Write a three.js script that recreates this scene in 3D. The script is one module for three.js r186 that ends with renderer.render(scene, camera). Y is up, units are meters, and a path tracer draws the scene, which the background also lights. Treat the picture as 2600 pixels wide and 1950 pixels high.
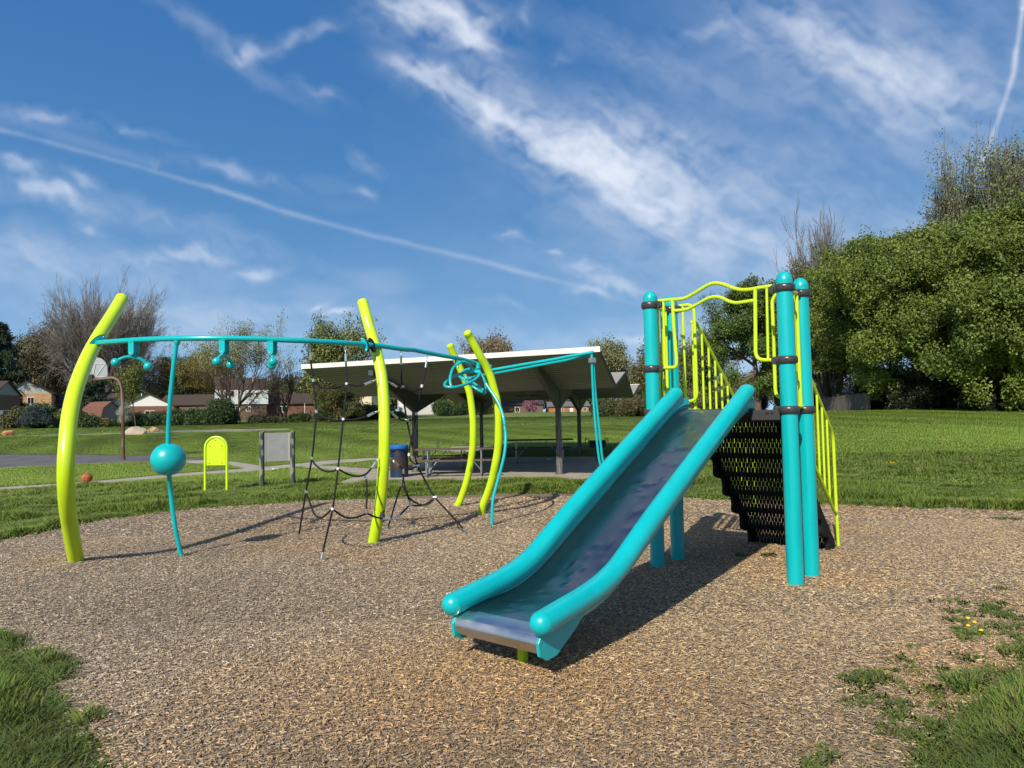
import * as THREE from 'three';
import { mergeGeometries } from 'three/addons/utils/BufferGeometryUtils.js';
import { RoundedBoxGeometry } from 'three/addons/geometries/RoundedBoxGeometry.js';

// ---------- camera, sky, sun, exposure ----------
const EYE = 1.4, VFOV = 56.8, PITCH = 2.76, ROLL = -1.1;
const rad = THREE.MathUtils.degToRad;
const scene = new THREE.Scene();
const camera = new THREE.PerspectiveCamera(VFOV, 4 / 3, 0.1, 4000);
camera.position.set(0, EYE, 0);
camera.rotation.order = 'YXZ';
camera.rotation.set(rad(PITCH), 0, rad(ROLL));
camera.updateMatrixWorld(true);
const renderer = new THREE.WebGLRenderer({ antialias: true });
renderer.setSize(1024, 768);
renderer.toneMapping = THREE.LinearToneMapping;
renderer.toneMappingExposure = 1.13;
renderer.shadowMap.enabled = true;
const SUN_AZ = rad(23), SUN_EL = rad(37);                 // shadows run away from the camera, 23 degrees to the right
const sunDir = new THREE.Vector3(-Math.sin(SUN_AZ) * Math.cos(SUN_EL), Math.sin(SUN_EL), Math.cos(SUN_AZ) * Math.cos(SUN_EL));
const sun = new THREE.DirectionalLight(new THREE.Color().setRGB(1, 0.905, 0.76), 5.0);
sun.position.copy(sunDir).multiplyScalar(80);
sun.castShadow = true;
Object.assign(sun.shadow.camera, { left: -60, right: 60, top: 60, bottom: -60, near: 1, far: 220 });
sun.shadow.mapSize.set(4096, 4096);
scene.add(sun, sun.target);

// ---------- seeded randomness and noise ----------
function rng(seed) { let a = seed >>> 0; return () => { a = (a + 0x6D2B79F5) | 0; let t = Math.imul(a ^ (a >>> 15), 1 | a); t = (t + Math.imul(t ^ (t >>> 7), 61 | t)) ^ t; return ((t ^ (t >>> 14)) >>> 0) / 4294967296; }; }
function h2(x, y) { let n = Math.imul(x, 374761393) + Math.imul(y, 668265263) | 0; n = Math.imul(n ^ (n >>> 13), 1274126177); return ((n ^ (n >>> 16)) >>> 0) / 4294967296; }
function vn(x, y) { const i = Math.floor(x), j = Math.floor(y); let u = x - i, v = y - j; u = u * u * u * (u * (u * 6 - 15) + 10); v = v * v * v * (v * (v * 6 - 15) + 10); const a = h2(i, j), b = h2(i + 1, j), c = h2(i, j + 1), d = h2(i + 1, j + 1); return a + (b - a) * u + (c - a) * v + (a - b - c + d) * u * v; }
function fbm(x, y, o = 4) { let s = 0, a = 0.5, t = 0; for (let i = 0; i < o; i++) { s += a * vn(x, y); t += a; a *= 0.5; const nx = x * 1.6 + y * 1.2 + 17.3, ny = -x * 1.2 + y * 1.6 + 9.1; x = nx; y = ny; } return s / t; }
const clamp = (x, a = 0, b = 1) => Math.min(b, Math.max(a, x));
const sstep = (a, b, x) => { const t = clamp((x - a) / (b - a)); return t * t * (3 - 2 * t); };
const lerp = (a, b, t) => a + (b - a) * t;

// ---------- sight lines of the photograph (2600 x 1950): used to measure where things stand ----------
const F = 975 / Math.tan(rad(VFOV / 2)), CAMM = new THREE.Matrix4().extractRotation(camera.matrixWorld), CAMI = CAMM.clone().invert();
const V = (x, y, z) => new THREE.Vector3(x, y, z);
function ray(px, py) { return V((px - 1300) / F, -(py - 975) / F, -1).applyMatrix4(CAMM); }
function at(px, py, d) { const r = ray(px, py), t = d / -r.z; return V(r.x * t, EYE + r.y * t, -d); }
function atY(px, py, y) { const r = ray(px, py), t = (y - EYE) / r.y; return V(r.x * t, y, r.z * t); }
const G = (px, py, y = 0) => atY(px, py, y);
const S = 2600 / 2212;
const Z = (ox, oy, s) => (x, y) => [ox + x * s, oy + y * s];
function sky() {
  const W = 3072, Hh = 1536, data = new Float32Array(W * Hh * 4), q = V(0, 0, 0);
  const band = (x, y, x0, y0, x1, y1) => { const dx = x1 - x0, dy = y1 - y0, L = Math.hypot(dx, dy); return [((x - x0) * dx + (y - y0) * dy) / L / L, ((x - x0) * -dy + (y - y0) * dx) / L]; };
  const B = (cx, cy, a, b, deg, st = 1) => [cx, cy, a, b, Math.cos(rad(deg)), Math.sin(rad(deg)), st];
  const blob = (x, y, [cx, cy, a, b, c, s, st]) => { const u = ((x - cx) * c + (y - cy) * s) / a, v = (-(x - cx) * s + (y - cy) * c) / b, e = u * u + v * v; return e > 5 ? 0 : Math.exp(-e) * st; };
  const head = [B(1120, 205, 125, 42, 14, 1), B(1215, 265, 110, 48, 40, .85), B(1345, 340, 120, 52, 34, .85), B(1490, 395, 150, 66, 22, 1.05), B(1650, 345, 190, 70, 18, .45), B(1620, 500, 260, 80, 30, .55), B(1250, 175, 140, 40, 30, .3)], top = [B(1090, 40, 150, 58, 6, 1), B(1180, 75, 110, 42, 30, .8), B(1040, 8, 90, 40, 0, .8)];
  const skirt = [B(1360, 330, 220, 70, 36, .7), B(1600, 430, 280, 110, 26, .9), B(1740, 580, 320, 90, 28, .75), B(1150, 60, 150, 60, 14, .5)], veil = [B(2250, 190, 430, 190, 20, .9), B(1980, 540, 560, 200, 12, .7), B(1750, 690, 560, 110, 4, .3), B(2450, 120, 300, 260, 0, .35)], curd = [B(2120, 130, 260, 70, 38, .8), B(2330, 210, 170, 60, 10, .8), B(1890, 60, 90, 40, 50, .6), B(1800, 55, 110, 20, -20, .4)];
  const small = [[25, 430, 85, 26, 8, .95], [120, 485, 90, 22, 4, .9], [210, 455, 60, 16, 30, .6], [205, 530, 40, 26, 40, .6], [230, 575, 40, 18, 10, .6], [130, 305, 110, 15, 4, .6], [330, 345, 130, 14, 6, .5], [470, 650, 150, 26, -6, .7], [560, 660, 70, 18, 8, .75], [645, 690, 52, 17, -14, .85], [622, 128, 30, 40, 60, .75], [720, 95, 80, 22, -24, .6], [800, 70, 50, 20, 0, .5], [925, 410, 40, 18, 40, .55], [915, 480, 26, 12, 10, .55], [790, 775, 30, 9, -18, .75], [850, 790, 40, 10, -8, .75], [1290, 605, 40, 12, 6, .55], [1415, 650, 26, 8, 6, .7], [1500, 695, 60, 20, 8, .85], [1560, 725, 100, 14, 6, .95], [1520, 745, 60, 10, 0, .7], [1310, 790, 80, 10, 8, .5], [1600, 855, 60, 14, 4, .6], [610, 430, 220, 22, 8, .45], [830, 240, 80, 14, 34, .45], [1420, 140, 50, 16, -20, .4], [1345, 40, 20, 40, 30, .4]].map((p) => B(...p));
  const thin = [B(240, 700, 420, 60, 6, .3), B(480, 790, 520, 40, 2, .3), B(330, 545, 340, 30, 14, .3), B(1640, 150, 240, 40, 24, .25), B(80, 640, 300, 60, 10, .3), B(560, 110, 240, 24, 32, .2), B(900, 860, 700, 40, 2, .25), B(1700, 900, 700, 60, 0, .2)];
  const sum = (x, y, l) => { let m = 0; for (const p of l) m = Math.max(m, blob(x, y, p)) + 0.25 * Math.min(m, blob(x, y, p)); return m; };
  const trails = [[[[-300, 240], [0, 330], [410, 440], [820, 563], [1470, 730], [1750, 810]], 6, 0.18], [[[-300, 200], [0, 296], [400, 420]], 18, 0.1], [[[2600, 20], [2575, 180], [2530, 310], [2495, 400], [2478, 460]], 6, 0.55], [[[2615, -200], [2600, 20]], 9, 0.55]];
  for (let j = 0; j < Hh; j++) {
    const el = ((j + 0.5) / Hh - 0.5) * Math.PI, se = Math.sin(el), ce = Math.cos(el);
    for (let i = 0; i < W; i++) {
      const az = ((i + 0.5) / W - 0.5) * 2 * Math.PI, k = (j * W + i) * 4;
      if (se < -0.01) { data[k] = 0.10; data[k + 1] = 0.12; data[k + 2] = 0.09; data[k + 3] = 1; continue; }
      const dx = ce * Math.cos(az), dz = ce * Math.sin(az);
      q.set(dx, se, dz).applyMatrix4(CAMI);
      const front = q.z < -0.2, x = front ? 1300 + F * q.x / -q.z : 0, y = front ? 975 - F * q.y / -q.z : 0;
      const near = front && x > -500 && x < 3100 && y > -400 && y < 1200;
      if (!near && j > 770 && (j % 3 || i % 3)) { const o = j % 3 ? k - W * 4 : k - 4; data[k] = data[o]; data[k + 1] = data[o + 1]; data[k + 2] = data[o + 2]; data[k + 3] = 1; if (data[o + 3]) continue; }
      const e = Math.max(0, se);
      // clear air: pale near the horizon, deep blue above
      const t = Math.exp(-e * 7.5), t2 = Math.exp(-e * 2.6);
      let r = 0.012 + 0.09 * t2 + 0.25 * t, g = 0.08 + 0.265 * t2 + 0.225 * t, b = 0.295 + 0.375 * t2 + 0.11 * t;
      const mu = dx * sunDir.x + se * sunDir.y + dz * sunDir.z, glow = Math.pow(Math.max(0, mu), 8) * 0.35;
      r += glow; g += glow * 0.95; b += glow * 0.85;
      let c = 0;
      if (near) {
        const wx = fbm(x / 240, y / 240, 4) - 0.5, wy = fbm(x / 240 + 40, y / 240 + 7, 4) - 0.5, vx = fbm(x / 50 + 3, y / 50, 3) - 0.5, vy = fbm(x / 50, y / 50 + 11, 3) - 0.5;
        const X = x + wx * 70 + vx * 30, Y = y + wy * 70 + vy * 30;
        const u = (X * 0.83 + Y * 0.56), v = (-X * 0.56 + Y * 0.83);
        const n1 = fbm(X / 120, Y / 80, 5), n2 = fbm(X / 34 + 9, Y / 24, 4), fib = fbm(u / 210, v / 30, 5);
        const tex = clamp(((0.40 * n1 + 0.24 * n2 + 0.36 * fib) - 0.5) * 2.7 + 0.5, -0.3, 1.2);
        const puff = (m, st, k2 = 0.85) => { const d = m * 1.25 - k2 * 0.8 * (1 - tex); return d <= 0 ? 0 : (1 - Math.exp(-1.45 * Math.pow(d, 1.25) * Math.min(1, m * 1.6))) * st; };
        const add = (a) => { c = c + (1 - c) * clamp(a); };
        const soft = (m, st) => clamp(m * 1.15) * clamp(0.08 + 1.05 * tex) * st; const hm = sum(X, Y, head), om = sum(X, Y, top), um = sum(X, Y, curd); add(puff(hm, 0.38)); add(soft(hm, 0.5)); add(soft(sum(X, Y, skirt), 0.3)); add(puff(om, 0.36)); add(soft(om, 0.5)); add(puff(um, 0.14, 0.7)); add(soft(um, 0.32));
        const vm = sum(X, Y, veil); if (vm > 0.02) add(vm * (0.22 + 0.5 * clamp(tex)) * 0.62);
        for (const p of small) { const m = blob(X, Y, p); if (m > 0.04) { add(puff(m, 0.26)); add(soft(m, 0.34)); } }
        const tm = sum(X, Y, thin); if (tm > 0.02) add(tm * (0.3 + 0.8 * clamp(tex)) * 0.8);
        for (const [pt, w, st] of trails) { let best = 0; for (let n = 0; n < pt.length - 1; n++) { const [a, d] = band(x + wx * 16 + vx * 5, y + wy * 16 + vy * 5, ...pt[n], ...pt[n + 1]); if (a >= -0.01 && a <= 1.01 && Math.abs(d) < 60) { const ww = w * (0.7 + 0.7 * n1); best = Math.max(best, Math.exp(-d * d / (ww * ww)) * st * (0.35 + 1.1 * n1) * (pt[0][0] < 0 ? 1 - sstep(1350, 1720, x) * 0.85 : 1)); } } add(best); }
        add(sstep(0.5, 0.9, fbm(x / 420 + 8, y / 120, 4)) * 0.2 * sstep(300, 900, y));
      } else if (se > 0.02) {
        const p = dx / (se + 0.12), o = dz / (se + 0.12), w = fbm(p * 0.7, o * 0.7, 3);
        c = sstep(0.46, 0.82, fbm(p * 1.4 + w * 2, o * 3.2 + w, 5)) * 0.55;
      }
      const haze = Math.exp(-e * 16) * 0.12; c = c + (1 - c) * haze;
      data[k] = r + (0.84 - r) * c; data[k + 1] = g + (0.88 - g) * c; data[k + 2] = b + (0.95 - b) * c; data[k + 3] = 1;
    }
  }
  const tx = new THREE.DataTexture(data, W, Hh, THREE.RGBAFormat, THREE.FloatType);
  tx.mapping = THREE.EquirectangularReflectionMapping; tx.magFilter = THREE.LinearFilter; tx.minFilter = THREE.LinearFilter; tx.needsUpdate = true;
  return tx;
}
scene.background = sky();
scene.environment = scene.background;
scene.environmentIntensity = 1;
// ---------- object helpers ----------
const used = new Map();
function numbered(name) { const n = used.get(name) ?? 0; used.set(name, n + 1); return n ? `${name}_${String(n).padStart(3, '0')}` : name; }
function tag(o, label, category, group, kind) { if (label) o.userData.label = label; if (category) o.userData.category = category; if (group) o.userData.group = group; if (kind) o.userData.kind = kind; return o; }
function thing(name, label, category, p = V(0, 0, 0), yaw = 0, group) { const o = new THREE.Group(); o.name = numbered(name); o.position.copy(p); o.rotation.y = yaw; scene.add(o); return tag(o, label, category, group); }
function part(parent, name, geo, m, label) { const o = new THREE.Mesh(Array.isArray(geo) ? merge(geo) : geo, m); o.name = name; o.castShadow = o.receiveShadow = true; parent.add(o); if (label) o.userData.label = label; return o; }
// a part whose shape is given in the world's axes, under a thing that is not turned
function wpart(parent, name, geo, m, label) { const g = Array.isArray(geo) ? merge(geo) : geo; const p = parent.position; g.translate(-p.x, -p.y, -p.z); return part(parent, name, g, m, label); }
function wsub(parent, thing_, name, geo, m) { const g = Array.isArray(geo) ? merge(geo) : geo; const p = thing_.position; g.translate(-p.x, -p.y, -p.z); return part(parent, name, g, m); }
function single(name, geo, m, label, category, group, kind) { const o = new THREE.Mesh(geo, m); o.name = numbered(name); o.castShadow = o.receiveShadow = true; scene.add(o); return tag(o, label, category, group, kind); }
function merge(gs) { return mergeGeometries(gs.map((g) => { const n = g.index ? g.toNonIndexed() : g; for (const k of Object.keys(n.attributes)) if (!['position', 'normal', 'uv'].includes(k)) n.deleteAttribute(k); return n; })); }
function box(w, h, d, x = 0, y = 0, z = 0) { return new THREE.BoxGeometry(w, h, d).translate(x, y, z); }
function rbox(w, h, d, r, x = 0, y = 0, z = 0) { return new RoundedBoxGeometry(w, h, d, 2, r).translate(x, y, z); }
function cyl(a, b, r, r2 = r, n = 12) { const d = b.clone().sub(a), L = d.length(), g = new THREE.CylinderGeometry(r2, r, L, n, 1); g.applyQuaternion(new THREE.Quaternion().setFromUnitVectors(V(0, 1, 0), d.normalize())); return g.translate((a.x + b.x) / 2, (a.y + b.y) / 2, (a.z + b.z) / 2); }
function ball(p, r, n = 20) { return new THREE.SphereGeometry(r, n, Math.max(8, n * 0.7 | 0)).translate(p.x, p.y, p.z); }
function tube(pts, r, o = {}) {
  const c = new THREE.CatmullRomCurve3(pts, !!o.closed, o.type ?? 'centripetal');
  const gs = [new THREE.TubeGeometry(c, o.seg ?? Math.max(8, pts.length * 8), r, o.rad ?? 12, !!o.closed)];
  if (!o.closed && o.ends !== 'open') { for (const t of [0, 1]) { const p = c.getPoint(t), n = c.getTangent(t).multiplyScalar(t ? 1 : -1), g = (o.ends === 'round' ? new THREE.SphereGeometry(r, o.rad ?? 12, 6, 0, Math.PI * 2, 0, Math.PI / 2) : new THREE.CircleGeometry(r, o.rad ?? 12).rotateX(-Math.PI / 2)); g.applyQuaternion(new THREE.Quaternion().setFromUnitVectors(V(0, 1, 0), n)); gs.push(g.translate(p.x, p.y, p.z)); } }
  return merge(gs);
}
// straight tube with rounded corners through the points
function bend(pts, r, fillet = 0.06, o = {}) {
  const out = [pts[0]];
  for (let i = 1; i < pts.length - 1; i++) { const a = pts[i - 1], b = pts[i], c = pts[i + 1], u = a.clone().sub(b), v = c.clone().sub(b), f = Math.min(fillet, u.length() * 0.49, v.length() * 0.49); u.setLength(f); v.setLength(f); for (let k = 0; k <= 4; k++) { const t = k / 4; out.push(b.clone().addScaledVector(u, (1 - t) * (1 - t)).addScaledVector(v, t * t)); } }
  out.push(pts[pts.length - 1]);
  const path = new THREE.CurvePath(); for (let i = 0; i < out.length - 1; i++) path.add(new THREE.LineCurve3(out[i], out[i + 1]));
  const fr = []; const tan = (i) => { const a = out[Math.max(0, i - 1)], b = out[Math.min(out.length - 1, i + 1)]; return b.clone().sub(a).normalize(); };
  const rn = o.rad ?? 10, pos = [], nor = [], uv = [], idx = []; let T0 = tan(0), N = Math.abs(T0.y) < 0.9 ? V(0, 1, 0) : V(1, 0, 0); N = N.clone().sub(T0.clone().multiplyScalar(N.dot(T0))).normalize(); let len = 0;
  for (let i = 0; i < out.length; i++) { const T = tan(i); N.sub(T.clone().multiplyScalar(N.dot(T))).normalize(); const B = T.clone().cross(N); if (i) len += out[i].distanceTo(out[i - 1]); for (let k = 0; k <= rn; k++) { const a = k / rn * Math.PI * 2, n = N.clone().multiplyScalar(Math.cos(a)).addScaledVector(B, Math.sin(a)); pos.push(out[i].x + n.x * r, out[i].y + n.y * r, out[i].z + n.z * r); nor.push(n.x, n.y, n.z); uv.push(k / rn, len); } }
  for (let i = 0; i < out.length - 1; i++) for (let k = 0; k < rn; k++) { const a = i * (rn + 1) + k, b = a + rn + 1; idx.push(a, a + 1, b, b, a + 1, b + 1); }
  const g = new THREE.BufferGeometry(); g.setAttribute('position', new THREE.Float32BufferAttribute(pos, 3)); g.setAttribute('normal', new THREE.Float32BufferAttribute(nor, 3)); g.setAttribute('uv', new THREE.Float32BufferAttribute(uv, 2)); g.setIndex(idx);
  const gs = [g]; for (const e of [0, 1]) { const p = out[e ? out.length - 1 : 0], n = tan(e ? out.length - 1 : 0).multiplyScalar(e ? 1 : -1), c = new THREE.CircleGeometry(r, rn).rotateX(-Math.PI / 2); c.applyQuaternion(new THREE.Quaternion().setFromUnitVectors(V(0, 1, 0), n)); gs.push(c.translate(p.x, p.y, p.z)); }
  return merge(gs);
}
function extrude(pts, depth, o = {}) { const s = pts instanceof THREE.Shape ? pts : new THREE.Shape(pts.map(([x, y]) => new THREE.Vector2(x, y))); return new THREE.ExtrudeGeometry(s, { depth, bevelEnabled: !!o.bevel, bevelSize: o.bevel ?? 0, bevelThickness: o.bevel ?? 0, bevelSegments: 2, curveSegments: o.curve ?? 8 }); }
// a flat slab between corner points (top face), with a thickness straight down
function slab(top, th) { const n = top.length, pos = [], q = (a, b, c) => pos.push(a.x, a.y, a.z, b.x, b.y, b.z, c.x, c.y, c.z); const lo = top.map((p) => V(p.x, p.y - th, p.z)); const tri = THREE.ShapeUtils.triangulateShape(top.map((p) => new THREE.Vector2(p.x, -p.z)), []); for (const [a, b, c] of tri) { q(top[a], top[b], top[c]); q(lo[a], lo[c], lo[b]); } for (let i = 0; i < n; i++) { const j = (i + 1) % n; q(top[i], lo[i], lo[j]); q(top[i], lo[j], top[j]); } const g = new THREE.BufferGeometry(); g.setAttribute('position', new THREE.Float32BufferAttribute(pos, 3)); g.computeVertexNormals(); const uv = []; for (let i = 0; i < pos.length; i += 3) uv.push(pos[i], -pos[i + 2]); g.setAttribute('uv', new THREE.Float32BufferAttribute(uv, 2)); return g; }

// ---------- textures and materials ----------
function dataTex(n, fn, srgb = false, m = n) { const d = new Uint8Array(n * m * 4); for (let j = 0; j < m; j++) for (let i = 0; i < n; i++) { const c = fn(i / n, j / m, i, j), k = (j * n + i) * 4; d[k] = clamp(c[0]) * 255; d[k + 1] = clamp(c[1] ?? c[0]) * 255; d[k + 2] = clamp(c[2] ?? c[0]) * 255; d[k + 3] = 255; } const t = new THREE.DataTexture(d, n, m, THREE.RGBAFormat); t.wrapS = t.wrapT = THREE.RepeatWrapping; t.magFilter = THREE.LinearFilter; t.minFilter = THREE.LinearMipmapLinearFilter; t.generateMipmaps = true; if (srgb) t.colorSpace = THREE.SRGBColorSpace; t.needsUpdate = true; return t; }
// noise that repeats without a seam
function tn(u, v, f, seed = 0) { const x = u * f, y = v * f, i = Math.floor(x), j = Math.floor(y), a = x - i, b = y - j, s = (t) => t * t * (3 - 2 * t), w = (p, q2) => h2(((p % f) + f) % f + seed * 131, ((q2 % f) + f) % f + seed * 57); return lerp(lerp(w(i, j), w(i + 1, j), s(a)), lerp(w(i, j + 1), w(i + 1, j + 1), s(a)), s(b)); }
const tfbm = (u, v, f, o, s = 0) => { let r = 0, a = 0.5, t = 0; for (let k = 0; k < o; k++) { r += a * tn(u, v, f << k, s + k); t += a; a *= 0.5; } return r / t; };
const C = (r, g, b) => new THREE.Color().setRGB(r, g, b);
const rep = (t, x, y = x) => { const c = t.clone(); c.repeat.set(x, y); c.needsUpdate = true; return c; };
const grime = dataTex(256, (u, v) => { const n = tfbm(u, v, 6, 5, 3); const s = tn(u, v, 120, 9) > 0.93 ? 0.12 : 0; return [0.84 + 0.26 * n - s]; });
const rough1 = dataTex(256, (u, v) => [0.75 + 0.5 * (tfbm(u, v, 8, 5, 11) - 0.5)]);
const std = (c, rough = 0.6, o = {}) => new THREE.MeshStandardMaterial({ color: c, roughness: rough, ...o });
const paint = (c, o = {}) => new THREE.MeshPhysicalMaterial({ color: c, roughness: 0.42, clearcoat: 0.35, clearcoatRoughness: 0.14, map: grime, roughnessMap: rough1, ...o });
const teal = paint(C(0.0, 0.43, 0.46));
const lime = paint(C(0.56, 0.78, 0.012), { roughness: 0.46, clearcoat: 0.4 });
const limeGrip = paint(C(0.56, 0.78, 0.012), { roughness: 0.5, clearcoat: 0.3, bumpMap: dataTex(64, (u, v) => { const a = Math.abs(((u * 8 + v * 8) % 1) - 0.5), b = Math.abs(((u * 8 - v * 8 + 8) % 1) - 0.5); return [Math.min(a, b) * 2]; }), bumpScale: 0.0012 });
limeGrip.bumpMap.repeat.set(2, 9);
const collarM = std(C(0.062, 0.06, 0.064), 0.42, { metalness: 0.3, roughnessMap: rough1 });
const blackPlastic = new THREE.MeshPhysicalMaterial({ color: C(0.008, 0.008, 0.0085), roughness: 0.7, specularIntensity: 0.4 });
const speck = dataTex(512, (u, v) => { const n = tfbm(u, v, 6, 5, 3), p = tn(u, v, 150, 9) > 0.965 && tn(u, v, 9, 4) > 0.45 ? 0.5 : 0, w = tfbm(u, v, 40, 2, 44) > 0.74 ? 0.1 : 0; return [0.86 + 0.24 * n - p - w]; }); speck.repeat.set(7, 1);
const tealTube = paint(C(0.0, 0.43, 0.46), { map: speck });
const darkDeck = std(C(0.035, 0.034, 0.036), 0.55);
const steel = std(C(0.60, 0.60, 0.60), 0.3, { metalness: 1, roughnessMap: rough1 });
const galv = std(C(0.42, 0.43, 0.44), 0.5, { metalness: 0.75, roughnessMap: rough1 });
const silver = std(C(0.75, 0.75, 0.76), 0.3, { metalness: 0.9 });
const ropeM = std(C(0.008, 0.008, 0.009), 0.75, { bumpMap: dataTex(64, (u, v) => [Math.abs((((u * 6 + v * 6) % 1) + 1) % 1 - 0.5) * 2]), bumpScale: 0.002 });
ropeM.bumpMap.repeat.set(1, 12);
const whiteClip = std(C(0.72, 0.72, 0.7), 0.4);
const woodTex = (base, dark, seed) => dataTex(256, (u, v) => { const n = tfbm(u, v * 0.25, 32, 3, seed), k = tfbm(u, v, 4, 4, seed + 5), t = 0.25 + 0.6 * n + 0.35 * (k - 0.5); return [lerp(dark[0], base[0], t), lerp(dark[1], base[1], t), lerp(dark[2], base[2], t)]; }, true);
const greyWood = std(0xffffff, 0.85, { map: woodTex([.48, .43, .38], [.2, .17, .15], 4) });
const fenceWood = std(0xffffff, 0.9, { map: woodTex([.46, .43, .40], [.24, .22, .21], 14) });
const tanWood = std(0xffffff, 0.9, { map: woodTex([.62, .5, .36], [.35, .26, .18], 24) });
const concreteTex = dataTex(512, (u, v) => { const n = tfbm(u, v, 8, 6, 2), s = tn(u, v, 256, 7); const t = 0.62 + 0.18 * (n - 0.5) + 0.08 * (s - 0.5) - (tfbm(u, v, 5, 3, 31) > 0.62 ? 0.05 : 0); return [t, t * 0.955, t * 0.88]; }, true);
const concrete = std(0xffffff, 0.9, { map: concreteTex, bumpMap: concreteTex, bumpScale: 0.002 });
const asphaltTex = dataTex(512, (u, v) => { const n = tfbm(u, v, 4, 5, 8), s = tn(u, v, 200, 7); let t = 0.36 + 0.12 * (n - 0.5) + 0.1 * (s - 0.5); const cr = Math.abs(tfbm(u, v, 6, 4, 55) - 0.5); if (cr < 0.008) t -= 0.12; return [t, t * 0.98, t * 0.99]; }, true);
const asphalt = std(0xffffff, 0.92, { map: asphaltTex });
const whitePaint = std(C(0.74, 0.72, 0.68), 0.5, { map: grime });
const brass = (r, g, b, ro = 0.7) => std(C(r, g, b), ro);
// ---------- terrain ----------
function pl(pts, x) { for (let i = 1; i < pts.length; i++) if (x < pts[i][0]) { const [a, b] = pts[i - 1], [c, d] = pts[i]; return lerp(b, d, sstep(0, 1, (x - a) / (c - a)) * 0.4 + 0.6 * (x - a) / (c - a)); } return pts[pts.length - 1][1]; }
const HL = [[0, 0], [20, 0], [30, 0.1], [60, 0.72], [108, 1.28], [140, 2.4], [200, 3], [400, 3.4]], HR = [[0, 0], [11, 0], [20, 0.55], [40, 1.42], [60, 1.34], [110, 1.3], [200, 2.2], [400, 3]];
function ground(x, z) { const d = Math.max(0, -z), t = sstep(0.16, 0.42, x / Math.max(4, d)); const q = Math.max(d, Math.hypot(x, z) * 0.9 - 6); return lerp(pl(HL, q), pl(HR, Math.max(0, q)), t); }
function GT(px, py) { const r = ray(px, py); let t = 2; for (let i = 0; i < 4000; i++) { const x = r.x * t, y = EYE + r.y * t, z = r.z * t; if (y < ground(x, z)) break; t += 0.02 + t * 0.004; } return V(r.x * t, ground(r.x * t, r.z * t), r.z * t); }
const foot = (px, d) => { const p = at(px, 1060, d); return V(p.x, ground(p.x, p.z), p.z); };
const P = (x, y) => G(x * S, y * S);                     // ground point from the 2212-wide view
const mulchPts = [[-700, 1290], [-250, 1222], [0, 1172], [60, 1160], [120, 1149], [210, 1128], [330, 1112], [430, 1100], [560, 1092], [640, 1087], [720, 1081], [800, 1079], [900, 1072], [1000, 1071], [1080, 1067], [1150, 1068], [1260, 1067], [1400, 1072], [1550, 1082], [1680, 1087], [1790, 1093], [1900, 1097], [2000, 1102], [2060, 1100], [2130, 1104], [2212, 1107], [2450, 1140], [2560, 1230], [2400, 1350], [2270, 1410], [2180, 1450], [2105, 1500], [2060, 1545], [2010, 1590], [1965, 1640], [1935, 1690]].map(([x, y]) => P(x, y))
  .concat([V(0.95, 0, -1.6), V(0.8, 0, 3), V(-1.3, 0, 3), V(-1.32, 0, -1.7)], [[255, 1680], [225, 1620], [190, 1580], [150, 1525], [105, 1462], [60, 1428], [0, 1402], [-150, 1360], [-700, 1340]].map(([x, y]) => P(x, y)));
function inside(poly, x, z) { let c = false; for (let i = 0, j = poly.length - 1; i < poly.length; j = i++) { const a = poly[i], b = poly[j]; if ((a.z > z) !== (b.z > z) && x < (b.x - a.x) * (z - a.z) / (b.z - a.z) + a.x) c = !c; } return c; }
function edgeDist(poly, x, z) { let m = 1e9; for (let i = 0, j = poly.length - 1; i < poly.length; j = i++) { const a = poly[i], b = poly[j], dx = b.x - a.x, dz = b.z - a.z, t = clamp(((x - a.x) * dx + (z - a.z) * dz) / (dx * dx + dz * dz)); m = Math.min(m, Math.hypot(x - a.x - dx * t, z - a.z - dz * t)); } return m; }
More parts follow.
